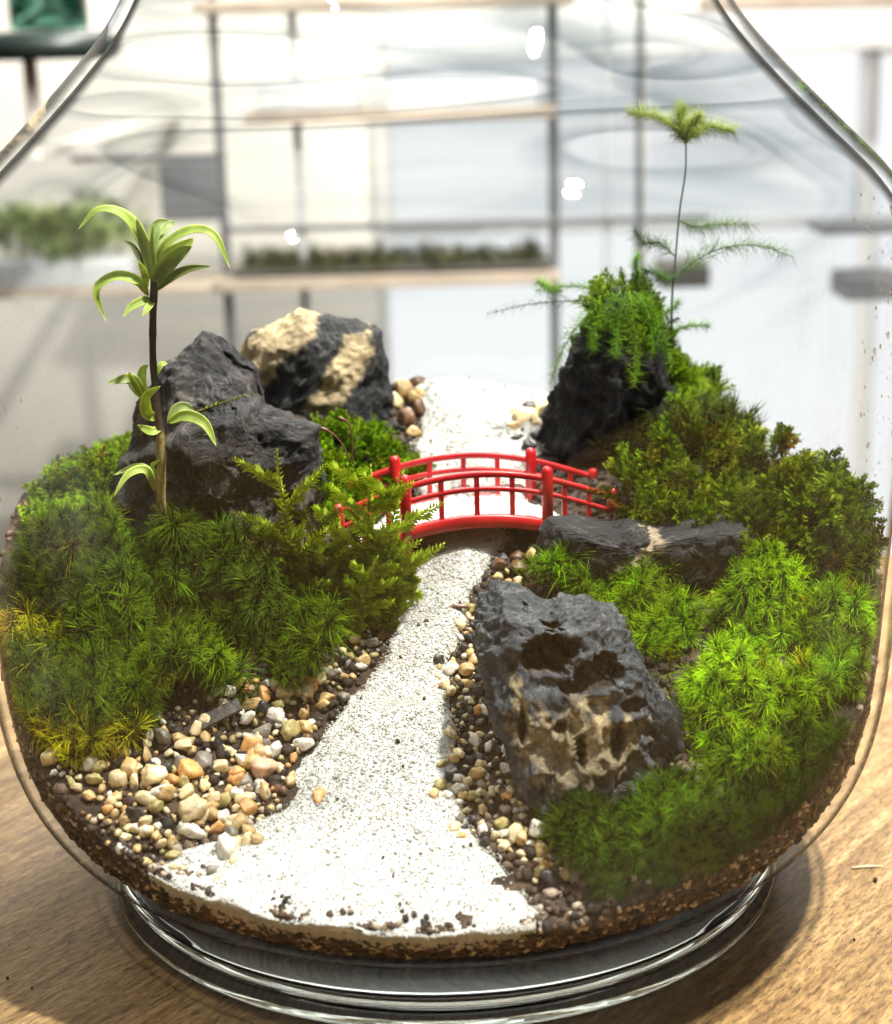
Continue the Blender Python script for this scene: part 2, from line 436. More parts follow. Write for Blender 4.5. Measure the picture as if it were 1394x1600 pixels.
def inset(P, d):
    T = np.gradient(P, axis=0); T /= np.linalg.norm(T, axis=1)[:, None]; Nn = np.stack([T[:, 1], -T[:, 0]], 1); return P - Nn * d


INN = inset(OUT, WALL); INN[:, 1] = np.maximum(INN[:, 1], 1.86)
_iz = INN[:, 1]; _ir = INN[:, 0]
_msk = _iz < 20; _ord = np.argsort(_iz[_msk])


def rin(z): return np.interp(z, _iz[_msk][_ord], _ir[_msk][_ord])


prof = np.vstack([[(0.001, 1.5)], OUT, [(7.62, 29.5)], INN[::-1], [(0.001, 1.86)]])
jar = thing('glass_terrarium', 'large clear glass terrarium jar with wide body and narrowing shoulder on the wooden table', 'terrarium')
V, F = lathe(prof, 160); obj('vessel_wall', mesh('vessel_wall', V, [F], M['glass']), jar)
fp = np.vstack([[(0.001, .3), (7.9, .3)], smooth_prof([(8.2, .12), (8.7, 0.0), (9.25, .02), (9.5, .2), (9.55, .42), (9.42, .6), (9.3, .68), (9.4, .82), (9.36, 1.05), (9.1, 1.28), (8.7, 1.44)], 6), [(0.001, 1.44)]])
V, F = lathe(fp, 160); obj('foot', mesh('foot', V, [F], M['foot']), jar)

# condensation drops on the inner wall
_gd = np.random.default_rng(23); _dm = MB()
for _lo, _hi, _n, _z0, _z1 in ((-38, 12, 260, 12.5, 19.2), (165, 205, 130, 11.0, 17.5)):
    for _k in range(_n):
        _a = math.radians(_gd.uniform(_lo, _hi)); _z = _gd.uniform(_z0, _z1); _s = .018 + .05 * _gd.random() ** 3
        _V, _F = lathe([(0.001, .55), (.5, .45), (.85, .2), (1.0, 0), (0.001, -.02)], 10)
        _V = _V * np.array((_s, _s * _gd.uniform(1, 1.7), _s)); _r_ = float(rin(_z))
        _er = np.array((-math.cos(_a), -math.sin(_a), 0)); _et = np.array((-math.sin(_a), math.cos(_a), 0))
        _dm.add(_V[:, [0]] * _et + _V[:, [1]] * np.array((0, 0, 1.0)) + _V[:, [2]] * _er + np.array((_r_ * math.cos(_a), _r_ * math.sin(_a), _z)), _F)
obj('water_drops', _dm.mesh('water_drops', M['foot']), jar, kind='stuff')

# ------------------------------------------------------------------ terrain shape
LE = [(1480, 330), (1440, 255), (1390, 200), (1340, 270), (1310, 365), (1280, 430), (1250, 440), (1180, 480), (1100, 545), (1030, 600), (960, 632), (900, 652), (850, 655), (760, 655), (700, 655), (640, 650), (585, 655)]
RE = [(1480, 840), (1440, 835), (1380, 810), (1310, 745), (1250, 715), (1180, 705), (1100, 700), (1030, 702), (960, 722), (900, 752), (850, 785), (760, 830), (700, 845), (640, 860), (585, 850)]


def zriver(y): return 3.75 + .455 * (np.asarray(y, float) + 10.3) + .25 * np.sin((np.asarray(y, float) + 3) * .35)


def on_plane(px, py):
    d = ray(px, py); ts = np.linspace(20, 75, 4000); P = CAM + d[None] * ts[:, None]
    k = np.argmax(P[:, 2] < zriver(P[:, 1])); return P[k]


_l = np.array([on_plane(x, y) for y, x in LE]); _rr = np.array([on_plane(x, y) for y, x in RE])
_lo = np.argsort(_l[:, 1]); _ro = np.argsort(_rr[:, 1])


def xl(y): return np.interp(y, _l[_lo, 1], _l[_lo, 0])
def xr(y): return np.interp(y, _rr[_ro, 1], _rr[_ro, 0])


def H(x, y):
    x = np.asarray(x, float); y = np.asarray(y, float)
    d = np.maximum(xl(y) - x, x - xr(y))
    hill = sstep(.2, 4.0, d) * (.35 + .75 * sstep(-8.0, -1.0, y))
    n = .16 * fbm(np.stack([x * .55, y * .55, x * 0 + 2.5], -1), 3)
    rho = np.hypot(x, y); drop = 2.2 * sstep(9.0, 11.4, rho) * sstep(2.0, 7.0, y)
    return zriver(y) + hill + n * sstep(0, 1.5, d) - drop


def ground(px, py, lift=0.0):
    """where the sight line of a photo pixel meets the planted ground"""
    d = ray(px, py); ts = np.linspace(24, 72, 3000); P = CAM + d[None] * ts[:, None]
    hit = P[:, 2] < H(P[:, 0], P[:, 1]) + lift
    k = np.argmax(hit) if hit.any() else len(ts) - 1
    rad = np.hypot(P[:, 0], P[:, 1]); inside = rad < 11.75
    if rad[k] > 11.75 and inside.any():
        kk = np.where(inside)[0]; k = kk[np.argmin(np.abs(kk - k))]
    p = P[k].copy(); p[2] = H(p[0], p[1]); return p


def gnormal(x, y, e=.3):
    n = np.stack([(H(x - e, y) - H(x + e, y)) / (2 * e), (H(x, y - e) - H(x, y + e)) / (2 * e), np.ones_like(np.asarray(x, float))], -1)
    return n / np.linalg.norm(n, axis=-1)[..., None]


# soil body: polar grid on top, its side follows the glass down to the bottom
nt_, nr_ = 200, 60
th = np.arange(nt_) * 2 * np.pi / nt_
rb = np.full(nt_, 11.3)
for _ in range(6): rb = rin(H(rb * np.cos(th), rb * np.sin(th))) - .07
rows = []
for k in range(nr_ + 1):
    r = rb * (k / nr_); x = r * np.cos(th); y = r * np.sin(th); rows.append(np.stack([x, y, H(x, y)], 1))
ns_ = 26; ztop = rows[-1][:, 2]
for k in range(1, ns_ + 1):
    z = ztop + (1.95 - ztop) * k / ns_; r = rin(z) - .07; rows.append(np.stack([r * np.cos(th), r * np.sin(th), z], 1))
Vs = np.vstack(rows); m_ = len(rows); i = np.arange(m_ - 1)[:, None]; j = np.arange(nt_)[None]; j2 = (j + 1) % nt_
Fs = np.stack([i * nt_ + j, (i + 1) * nt_ + j, (i + 1) * nt_ + j2, i * nt_ + j2], -1).reshape(-1, 4)
k = fbm(Vs * 1.7, 4)[:, None]
cs = np.array((.045, .027, .016)) * (1 + .6 * k); cs = np.where(k > .35, np.array((.12, .075, .045)), cs)
soil = obj('soil', mesh('soil', Vs, [Fs], M['soil'], np.clip(cs, .004, 1)), kind='stuff')
tag(soil, 'dark brown potting soil filling the bottom of the glass jar', 'soil')

# ---- generic lumps (grains, granules, pebbles)
def lump_templates(n, sub, amp, freq, seed, facets=0):
    out = []; g = np.random.default_rng(seed)
    for q in range(n):
        bm = bmesh.new(); bmesh.ops.create_icosphere(bm, subdivisions=sub, radius=1.0)
        V = np.array([v.co[:] for v in bm.verts]); F = np.array([[v.index for v in f.verts] for f in bm.faces]); bm.free()
        D = V / np.linalg.norm(V, axis=1)[:, None]
        V = D * (1 + amp * fbm(D * freq + g.uniform(0, 90, 3), 3))[:, None]
        for _ in range(facets):
            nn = g.normal(size=3); nn /= np.linalg.norm(nn); dd = g.uniform(.62, .88); s = V @ nn - dd; V = V - np.maximum(s, 0)[:, None] * nn * .9
        V *= g.uniform(.75, 1.25, 3); out.append((V, F))
    return out


def rotmats(n, g):
    q = g.normal(size=(n, 4)); q /= np.linalg.norm(q, axis=1)[:, None]; a, b, c, d = q.T
    return np.stack([1 - 2 * (c * c + d * d), 2 * (b * c - a * d), 2 * (b * d + a * c), 2 * (b * c + a * d), 1 - 2 * (b * b + d * d), 2 * (c * d - a * b),
                     2 * (b * d - a * c), 2 * (c * d + a * b), 1 - 2 * (b * b + c * c)], 1).reshape(-1, 3, 3)


def scatter(tmpl, pos, size, col, g, R=None):
    """many copies of templates as one vertex/face/colour set; col (n,3) or callable per template"""
    n = len(pos); idx = g.integers(0, len(tmpl), n); R = rotmats(n, g) if R is None else R
    Vo, Fo, Co = [], {}, []; base = 0
    for k, tp in enumerate(tmpl):
        s = np.where(idx == k)[0]
        if not len(s): continue
        TV = tp[0]; TFs = tp[1] if isinstance(tp[1], list) else [tp[1]]
        V = np.einsum('nij,vj->nvi', R[s], TV) * np.asarray(size)[s][:, None, None] + pos[s][:, None]
        for TF in TFs:
            if len(TF): Fo.setdefault(TF.shape[1], []).append((TF[None] + (np.arange(len(s)) * len(TV))[:, None, None] + base).reshape(-1, TF.shape[1]))
        C = np.repeat(col[s][:, None], len(TV), 1)
        if len(tp) > 2: C = C * tp[2][None]
        Vo.append(V.reshape(-1, 3)); Co.append(C.reshape(-1, 3)); base += len(s) * len(TV)
    return np.vstack(Vo), [np.vstack(f) for f in Fo.values()], np.vstack(Co)


tiny = lump_templates(6, 1, .25, 1.3, 1, 4)

# ---- white sand path
ny, nu = 150, 30
ys = np.linspace(-11.3, 9.9, ny); us = np.linspace(0, 1, nu)
wig = .22 * np.stack([fbm(np.stack([ys * .9, ys * 0 + 3.3, ys * 0], -1), 3), fbm(np.stack([ys * .9, ys * 0 + 8.3, ys * 0], -1), 3)], 1)
X = (xl(ys) + wig[:, 0])[:, None] * (1 - us) + (xr(ys) + wig[:, 1])[:, None] * us; Y = np.repeat(ys[:, None], nu, 1)
Z = H(X, Y) + .02 + .26 * (4 * us * (1 - us))[None] ** .5 + .22 * fbm(np.stack([X * .7, Y * .7, X * 0], -1), 4) - .25 * sstep(.1, .7, fbm(np.stack([X * 1.3, Y * 1.3, X * 0 + 4], -1), 3)) * sstep(-8.5, -10.5, Y)
rad = np.hypot(X, Y); lim = rin(Z) - .045; s = np.minimum(1, lim / rad); X *= s; Y *= s
top = np.stack([X, Y, Z], -1).reshape(-1, 3)
i = np.arange(ny - 1)[:, None]; j = np.arange(nu - 1)[None]
Fq = np.stack([i * nu + j, i * nu + j + 1, (i + 1) * nu + j + 1, (i + 1) * nu + j], -1).reshape(-1, 4)
ring = np.concatenate([np.arange(nu), np.arange(1, ny) * nu + nu - 1, (ny - 1) * nu + np.arange(nu - 2, -1, -1), np.arange(ny - 2, 0, -1) * nu])
sk = [top]; prev = ring; base = len(top); Fk = [Fq]
for dz in (.18, .36, .55):
    P = top[ring].copy(); P[:, 2] -= dz * (1 + .45 * pnoise(P * 1.1)); r_ = np.hypot(P[:, 0], P[:, 1]); l_ = rin(P[:, 2]) - .045; f_ = np.minimum(1, l_ / r_); P[:, 0] *= f_; P[:, 1] *= f_
    cur = base + np.arange(len(ring)); nx = np.roll(np.arange(len(ring)), -1)
    Fk.append(np.stack([prev, cur, cur[nx], prev[nx]], 1)); sk.append(P); base += len(ring); prev = cur
Vsd = np.vstack(sk)
sand = obj('sand_path', mesh('sand_path', Vsd, [np.vstack(Fk)], M['sand'], np.broadcast_to((.57, .565, .55), Vsd.shape)), kind='stuff')
tag(sand, 'white sand path winding from the front glass under the red bridge', 'sand')
g = np.random.default_rng(11); n = 31000
yy = g.uniform(-11.2, 9.6, n); uu = g.uniform(-.03, 1.03, n)
ix = np.clip((yy - ys[0]) / (ys[1] - ys[0]), 0, ny - 1.001); iu = np.clip(uu, 0, .999) * (nu - 1)
a_ = ix.astype(int); b_ = iu.astype(int); fa = (ix - a_)[:, None]; fb = (iu - b_)[:, None]; G3 = top.reshape(ny, nu, 3)
P = (G3[a_, b_] * (1 - fa) + G3[a_ + 1, b_] * fa) * (1 - fb) + (G3[a_, b_ + 1] * (1 - fa) + G3[a_ + 1, b_ + 1] * fa) * fb
P[:, 0] += np.where(uu < 0, uu * 6, np.where(uu > 1, (uu - 1) * 6, 0)) + g.normal(0, .04, n)
sz = g.uniform(.015, .032, n) * np.where(g.random(n) < .05, 2.0, 1)
keep = np.hypot(P[:, 0], P[:, 1]) < rin(P[:, 2]) - sz * 1.1; P = P[keep]; sz = sz[keep]; P[:, 2] += sz * .02
cc = np.array((.63, .625, .61)) * g.uniform(.94, 1.06, (len(P), 1)) * np.where(g.random((len(P), 1)) < .03, np.array((.85, .74, .55)), 1)
# grains showing at the cut against the front glass
nf = 3500; af = g.uniform(np.radians(225), np.radians(310), nf); rf_ = np.interp(af, np.append(th, 2 * np.pi), np.append(rb, rb[0])); zf = H(rf_ * np.cos(af), rf_ * np.sin(af)) + .12 - g.uniform(0, .62, nf)
sf = g.uniform(.025, .06, nf); rf_ = rin(zf) - .01 - sf; Pf = np.stack([rf_ * np.cos(af), rf_ * np.sin(af), zf], 1); kf = (Pf[:, 0] > xl(Pf[:, 1]) + .1) & (Pf[:, 0] < xr(Pf[:, 1]) - .1)
Pf = Pf[kf]; P = np.vstack([P, Pf]); sz = np.concatenate([sz, sf[kf]]); cc = np.vstack([cc, np.array((.62, .61, .59)) * g.uniform(.85, 1.1, (len(Pf), 1))])
V, F, C = scatter(tiny, P, sz, np.clip(cc, 0, .93), g)
o = obj('sand_grains', mesh('sand_grains', V, F, M['grain'], C, smooth=True), sand, kind='stuff')
# dark specks on the sand
n = 40; k = g.integers(0, len(P), n); Pd = P[k] + np.array((0, 0, .04)); Pd = Pd[np.hypot(Pd[:, 0], Pd[:, 1]) < 10.9]
n = len(Pd); V, F, C = scatter(tiny, Pd, g.uniform(.025, .06, n) * np.where(g.random(n) < .2, 1.6, 1), np.array((.05, .03, .02)) * g.uniform(.4, 2.5, (n, 1)), g)
obj('soil_specks', mesh('soil_specks', V, F, M['debris'], C, smooth=False), sand, kind='stuff')

# ---- soil granules against the glass and on the open ground
n = 11000; ang = g.uniform(0, 2 * np.pi, n); rr_ = np.interp(ang, np.append(th, 2 * np.pi), np.append(rb, rb[0])); hz = H(rr_ * np.cos(ang), rr_ * np.sin(ang))
f = g.random(n) ** .8; z = 2.0 + (hz - 2.0) * f; sz = g.uniform(.05, .15, n) * np.where(g.random(n) < .15, 1.5, 1)
r = rin(z) - .01 - sz * .8
P1 = np.stack([r * np.cos(ang), r * np.sin(ang), z], 1)
pal = np.array([(.020, .013, .009), (.05, .028, .016), (.07, .042, .026), (.15, .10, .065), (.46, .37, .28), (.010, .01, .009), (.10, .045, .025)])
pr = np.array([.22, .22, .18, .14, .12, .08, .04])
c1 = pal[g.choice(7, n, p=pr)]
inpath = (P1[:, 0] > xl(P1[:, 1]) + .1) & (P1[:, 0] < xr(P1[:, 1]) - .1) & (hz - z < .16 + .2 * pnoise(np.stack([ang * 14, ang * 0, ang * 0], -1))) & (P1[:, 1] < 0)
P1 = P1[~inpath]; c1 = c1[~inpath]; sz = sz[~inpath]
n2 = 9000; x2 = g.uniform(-11, 11, n2); y2 = g.uniform(-11, 11, n2); d2 = np.maximum(xl(y2) - x2, x2 - xr(y2)); ok = (np.hypot(x2, y2) < 10.6) & (d2 > .1)
x2 = x2[ok]; y2 = y2[ok]; P2 = np.stack([x2, y2, H(x2, y2) + .02], 1); c2 = np.where((y2 < -6.5)[:, None], pal[g.choice(7, len(P2), p=np.array([.12, .2, .22, .2, .16, .06, .04]))], pal[g.choice(3, len(P2))] * .5)
# soil crumbs spilled over the front rim of the sand
n3 = 420; a3 = g.uniform(np.radians(222), np.radians(318), n3); r3_ = np.interp(a3, np.append(th, 2 * np.pi), np.append(rb, rb[0])) - .06 - np.abs(g.normal(0, .3, n3)) * np.where(fbm(np.stack([a3 * 9, a3 * 0, a3 * 0], -1), 2) > -.05, 1.2, .25)
P3 = np.stack([r3_ * np.cos(a3), r3_ * np.sin(a3), a3 * 0], 1); P3[:, 2] = H(P3[:, 0], P3[:, 1]) + .14; c3 = pal[g.choice(7, n3, p=pr)]
V, F, C = scatter(lump_templates(6, 1, .35, 1.2, 5, 3), np.vstack([P1, P2, P3]), np.concatenate([sz, g.uniform(.07, .2, len(P2)), g.uniform(.04, .12, n3)]), np.vstack([c1, c2, c3]), g)
obj('soil_granules', mesh('soil_granules', V, F, M['granule'], C), soil, kind='stuff')

# ------------------------------------------------------------------ stones
def poly_r(poly, c, ang):
    """radius of a polygon from c along angle ang"""
    P = np.array(poly) - c; Q = np.roll(P, -1, 0); d = np.stack([np.cos(ang), np.sin(ang)], -1); best = np.zeros(len(ang))
    for a, b in zip(P, Q):
        e = b - a; den = d[:, 0] * e[1] - d[:, 1] * e[0]; den = np.where(np.abs(den) < 1e-9, 1e-9, den)
        t_ = (a[0] * e[1] - a[1] * e[0]) / den; s_ = (a[0] * d[:, 1] - a[1] * d[:, 0]) / den
        best = np.where((t_ > 0) & (s_ >= -1e-6) & (s_ <= 1 + 1e-6) & (t_ > best), t_, best)
    return best


def stone(name, label, outline, base_px, thick, mat, colf, sub=6, facets=14, amp=.10, fr=1.0, rid=.08, seed=0, cpx=None, post=None, fmin=.7, lean=0.0, dy=0.0, micro=.6):
    """stone whose face towards the room has the given outline; colf(P,D,uv)->rgb"""
    g = np.random.default_rng(seed); gp = ground(*base_px); yc = gp[1] + thick * .55 + dy
    W = np.array([at(x, y, yc) for x, y in outline])[:, [0, 2]]
    c = W.mean(0) if cpx is None else at(cpx[0], cpx[1], yc)[[0, 2]]
    bm = bmesh.new(); bmesh.ops.create_icosphere(bm, subdivisions=sub, radius=1.0)
    D = np.array([v.co[:] for v in bm.verts]); F = np.array([[v.index for v in f.verts] for f in bm.faces]); bm.free()
    D /= np.linalg.norm(D, axis=1)[:, None]; U = D.copy()
    for _ in range(facets):
        nn = g.normal(size=3); nn[1] -= .35; nn /= np.linalg.norm(nn); dd = g.uniform(fmin, .93); s_ = U @ nn - dd; U = U - np.maximum(s_, 0)[:, None] * nn * .92
    ang = np.arctan2(D[:, 2], D[:, 0]); R = poly_r(W, c, ang)
    mU = np.hypot(U[:, 0], U[:, 2]) ** .75; scale = R.mean()
    P = np.stack([c[0] + R * mU * np.cos(ang), yc + U[:, 1] * thick, c[1] + R * mU * np.sin(ang)], 1)
    P[:, 1] += (P[:, 2] - c[1]) * lean
    nd = D
    q = P * fr / scale
    P = P + nd * (scale * (amp * fbm(q * 1.6 + seed, 5) + rid * (ridged(q * 2.2 + seed * 3, 4) - .4)))[:, None] * (0.35 + .65 * (np.abs(U[:, 1]) ** .5))[:, None]
    P = P + nd * (scale * (.022 * ridged(q * 7 + seed, 3) + .02 * fbm(q * 15, 2)))[:, None] * micro
    if post is not None: P, extra = post(P, D, yc)
    else: extra = None
    col = np.clip(colf(P, D, extra, yc), .003, .9)
    loc = (c[0], yc, H(c[0], yc))
    o = obj(name, mesh(name, P - np.array(loc), [F], mat, col), None, loc)
    tag(o, label, 'stone'); return o, P, F


def grey(base=(.065, .066, .072), warm=(.12, .105, .09), k=.35, f=.9):
    def fn(P, D, e, yc):
        n = sstep(-.25, .6, fbm(P * f + 5, 4))[:, None] * k * 1.6
        return np.array(base) * (1 - n) + np.array(warm) * n
    return fn


def band(px1, px2, yc, P, wd):
    """distance mask to a line given by two photo points on plane yc"""
    a = at(*px1, yc)[[0, 2]]; b = at(*px2, yc)[[0, 2]]; d = b - a; L = np.hypot(*d); d /= L; q = P[:, [0, 2]] - a
    tpar = q @ d; dist = np.abs(q @ np.array((-d[1], d[0]))) + np.maximum(0, -tpar) + np.maximum(0, tpar - L)
    dist = dist + .14 * fbm(P * 1.6, 3) + .10 * fbm(P * 6, 3); return 1 - sstep(wd * .8, wd * 1.15, dist)


def p_step(P, D, yc):
    # the peak stands back behind a ledge that runs across the stone
    L = np.array([at(*q, yc)[[0, 2]] for q in ((120, 770), (165, 738), (230, 700), (300, 655), (362, 634), (430, 628), (560, 600))])
    h = P[:, 2] - np.interp(P[:, 0], L[:, 0], L[:, 1]) + .10 * fbm(P * 1.4, 3); k = sstep(-.04, .10, h) * sstep(.55, -.15, D[:, 1])
    P = P + np.array((0, 1.35, .0)) * k[:, None]; return P, k


def c_peak(P, D, k, yc):
    n = sstep(-.25, .6, fbm(P * .9 + 5, 4))[:, None] * .7
    c = np.array((.027, .027, .030)) * (1 - n) + np.array((.08, .072, .066)) * n
    return c * (1 + .55 * k[:, None])


stone('peaked_stone', 'large jagged dark grey peaked stone behind the sapling at left',
      [(146, 800), (158, 745), (175, 690), (190, 640), (222, 560), (262, 508), (302, 484), (338, 506), (394, 562), (416, 630), (470, 650), (518, 653), (534, 720), (538, 800), (520, 880), (420, 940), (300, 930), (190, 890)],
      (330, 850), 2.5, M['rock'], c_peak, sub=7, seed=8, amp=.07, rid=.05, facets=48, fr=1.3, fmin=.60, cpx=(345, 730), post=p_step, micro=.45)


def c_back(P, D, e, yc):
    m1 = np.maximum(band((565, 530), (500, 640), yc, P, .5), band((385, 560), (480, 495), yc, P, .55))[:, None]
    m1 = np.maximum(m1, band((380, 600), (420, 560), yc, P, .5)[:, None])
    return np.array((.032, .034, .038)) * (1 - m1) + np.array((.50, .40, .24)) * m1


stone('striped_stone', 'dark stone with tan stripes standing at the back of the jar behind the moss',
      [(372, 575), (395, 520), (470, 488), (512, 495), (552, 503), (588, 520), (606, 570), (616, 620), (600, 690), (480, 720), (390, 690)],
      (520, 640), 1.7, M['rock'], c_back, seed=12, amp=.06, rid=.06, facets=12)
_cr, _cP, _cF = stone('black_crag', 'tall black rough crag at right carrying the feathery fern',
      [(846, 720), (858, 620), (872, 556), (900, 500), (930, 462), (975, 452), (1015, 468), (1040, 522), (1052, 580), (1085, 590), (1118, 602), (1124, 650), (1150, 720), (1120, 800), (980, 830), (880, 800)],
      (900, 725), 2.3, M['lava'], grey((.009, .0095, .011), (.022, .02, .018), .4, 1.4), seed=21, amp=.12, rid=.09, facets=24, fr=1.5)


def c_slab(P, D, e, yc):
    m1 = band((950, 885), (1020, 830), yc, P, .17)[:, None]
    return np.array((.030, .033, .037)) * (1 - m1) + np.array((.48, .38, .26)) * m1


stone('flat_slab_stone', 'long flat dark slab with a tan vein beside the right end of the bridge',
      [(822, 830), (832, 806), (860, 802), (900, 816), (960, 828), (1040, 826), (1110, 812), (1165, 812), (1190, 850), (1150, 905), (1070, 925), (960, 915), (880, 905), (835, 890)],
      (960, 885), 1.5, M['rock'], c_slab, seed=31, amp=.07, rid=.07, facets=16, fr=1.5, dy=-.9)

PITS = [((862, 1026), 46, 30, 1.25), ((935, 1050), 42, 22, 1.1), ((905, 1066), 34, 12, .8), ((828, 973), 9, 8, .35), ((990, 1092), 20, 12, .35),
        ((960, 1140), 12, 24, .5), ((905, 1158), 10, 24, .5), ((875, 1120), 12, 9, .3), ((815, 1120), 8, 28, .3)]


def p_hole(P, D, yc):
    dep = np.zeros(len(P)); jit = .30 * fbm(P * 1.7, 5)
    for (pc, rx, rz, d_) in PITS:
        c = at(*pc, yc - 1.2); k = 44.0 / FPX
        q = np.hypot((P[:, 0] - c[0]) / (rx * k), (P[:, 2] - c[2]) / (rz * k)) + jit
        dep = np.maximum(dep, d_ * (1 - sstep(.72, 1.0, q)))
    front = D[:, 1] < .05; dep = np.where(front, dep, 0)
    P = P + np.array((0, 1.0, -.25)) * dep[:, None]; return P, dep


def c_hole(P, D, dep, yc):
    base = np.array((.064, .073, .084)) * (1 + .35 * pnoise(P * .9))[:, None]
    a = at(900, 1150, yc - 1.2); b = at(900, 1040, yc - 1.2)
    n = fbm(P * 1.3, 4)
    tan = (1 - sstep(.8, 1.5, np.hypot((P[:, 0] - a[0]) / 1.15, (P[:, 2] - a[2]) / .8) + 1.0 * fbm(P * 2.2, 5)))[:, None]
    strk = np.maximum(band((800, 1060), (822, 1110), yc - 1.2, P, .14), band((822, 1110), (845, 1170), yc - 1.2, P, .16))[:, None]
    tan = np.maximum(tan, strk) * (D[:, 1] < .25)[:, None]
    col = base * (1 - tan) + np.array((.36, .29, .17)) * tan
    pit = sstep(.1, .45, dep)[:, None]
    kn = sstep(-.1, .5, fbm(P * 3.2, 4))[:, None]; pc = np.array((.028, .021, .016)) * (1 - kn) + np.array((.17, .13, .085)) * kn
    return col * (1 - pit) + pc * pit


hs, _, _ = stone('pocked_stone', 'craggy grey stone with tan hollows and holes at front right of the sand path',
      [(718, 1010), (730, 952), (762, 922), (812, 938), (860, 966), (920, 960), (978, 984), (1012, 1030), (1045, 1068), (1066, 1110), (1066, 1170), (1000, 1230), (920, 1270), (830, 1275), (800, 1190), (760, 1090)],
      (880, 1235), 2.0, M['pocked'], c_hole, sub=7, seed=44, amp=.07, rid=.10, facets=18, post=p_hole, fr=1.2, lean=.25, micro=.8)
stone('dark_wedge_stone', 'small smooth blue-black wedge stone leaning on the right of the pocked stone',
      [(985, 1150), (1030, 1100), (1052, 1092), (1066, 1120), (1070, 1170), (1040, 1200), (985, 1200)], (1030, 1185), .55, M['rock'], grey((.022, .026, .03), (.03, .035, .04), .3), sub=4, seed=51, amp=.03, rid=.02, facets=14, dy=-.9)

# ------------------------------------------------------------------ pebbles: one object each, shared meshes
pm = []
PT = lump_templates(16, 3, .34, 1.7, 77, 10); PT2 = lump_templates(16, 2, .34, 1.7, 77, 10)
for q, (V, F) in enumerate(PT): pm.append(mesh('pebble', V, [F], M['pebble']))
PCOL = {'cream': (.74, .62, .38), 'white': (.78, .74, .66), 'tan': (.58, .41, .19), 'orange': (.66, .36, .13), 'olive': (.40, .34, .14), 'grey': (.24, .22, .19), 'dark': (.035, .035, .035), 'brown': (.16, .085, .045), 'pink': (.62, .42, .30)}
PDESC = {'cream': 'cream', 'white': 'whitish', 'tan': 'tan', 'orange': 'orange', 'olive': 'olive', 'grey': 'grey', 'dark': 'black', 'brown': 'brown', 'pink': 'pinkish'}


PEB = []


def pebble(p, size, cname, label, group, g, sq=None):
    c = np.array(PCOL[cname]) * g.uniform(.82, 1.15)
    PEB.append((size * (1.6 if group is None else 1.0), np.array(p, float), g.uniform(0, 6.28, 3), size * g.uniform(.8, 1.2, 3), np.clip(c, 0, .9), label, group, int(g.integers(0, 16))))


def inpoly(P, x, y):
    c = np.zeros(len(x), bool); P = np.array(P); Q = np.roll(P, -1, 0)
    for a, b in zip(P, Q):
        c ^= ((a[1] > y) != (b[1] > y)) & (x < (b[0] - a[0]) * (y - a[1]) / (b[1] - a[1] + 1e-12) + a[0])
    return c


def sample_poly(pxpoly, n, g, mind=0.0, lift=0.0):
    W = np.array([ground(*p, lift)[:2] for p in pxpoly]); lo = W.min(0); hi = W.max(0); out = []
    tries = 0
    while len(out) < n and tries < 400:
        q = g.uniform(lo, hi, (64, 2)); q = q[inpoly(W, q[:, 0], q[:, 1])]; tries += 1
        q = q[np.hypot(q[:, 0], q[:, 1]) < 11.7]
        for a in q:
            if mind and out and min((a[0] - b[0]) ** 2 + (a[1] - b[1]) ** 2 for b in out) < mind * mind: continue
            out.append(a)
            if len(out) >= n: break
    return np.array(out)


g = np.random.default_rng(99)
ZONES = [
    ('left of the front sand', 'pebbles left of the front sand', [(70, 1190), (180, 1160), (280, 1105), (400, 1065), (505, 1065), (520, 1090), (470, 1190), (440, 1260), (410, 1320), (330, 1340), (240, 1320), (150, 1265), (90, 1220)], 300, .17, (.085, .27),
     dict(cream=.32, white=.18, tan=.22, orange=.09, olive=.08, grey=.04, dark=.03, brown=.02, pink=.02)),
    ('on the sand tongue at the front left glass', 'pebbles on the front left sand tongue', [(120, 1270), (230, 1300), (330, 1335), (420, 1330), (400, 1380), (330, 1390), (240, 1360), (150, 1310)], 60, .2, (.07, .2),
     dict(cream=.3, white=.2, tan=.2, grey=.1, brown=.1, olive=.1)),
    ('under the left moss edge', 'pebbles under the left moss edge', [(490, 1060), (545, 1005), (600, 930), (640, 890), (640, 950), (600, 1010), (560, 1060), (520, 1085)], 70, .17, (.085, .22),
     dict(cream=.12, white=.06, tan=.2, olive=.22, grey=.2, dark=.1, brown=.1)),
    ('between sand and pocked stone', 'pebbles between sand and pocked stone', [(680, 1050), (700, 985), (735, 940), (770, 1040), (800, 1160), (860, 1260), (915, 1300), (925, 1375), (830, 1385), (790, 1330), (690, 1310), (672, 1260), (690, 1180), (672, 1110)], 230, .165, (.085, .23),
     dict(cream=.34, white=.2, tan=.2, orange=.06, olive=.08, grey=.04, dark=.06, brown=.02)),
    ('at the left end of the slab', 'pebbles at the end of the slab', [(765, 905), (790, 868), (830, 868), (850, 900), (820, 930), (780, 925)], 16, .28, (.15, .27), dict(olive=.25, brown=.25, tan=.2, cream=.2, dark=.1)),
    ('behind the bridge beside the striped stone', 'pebbles beside the striped stone', [(612, 580), (650, 570), (665, 620), (650, 690), (615, 680)], 14, .4, (.24, .5), dict(tan=.4, cream=.4, brown=.2)),
    ('behind the bridge at the foot of the black crag', 'pebbles at the foot of the crag', [(800, 650), (850, 640), (860, 700), (815, 715), (795, 690)], 12, .38, (.22, .40), dict(tan=.4, brown=.2, dark=.2, cream=.2)),
]
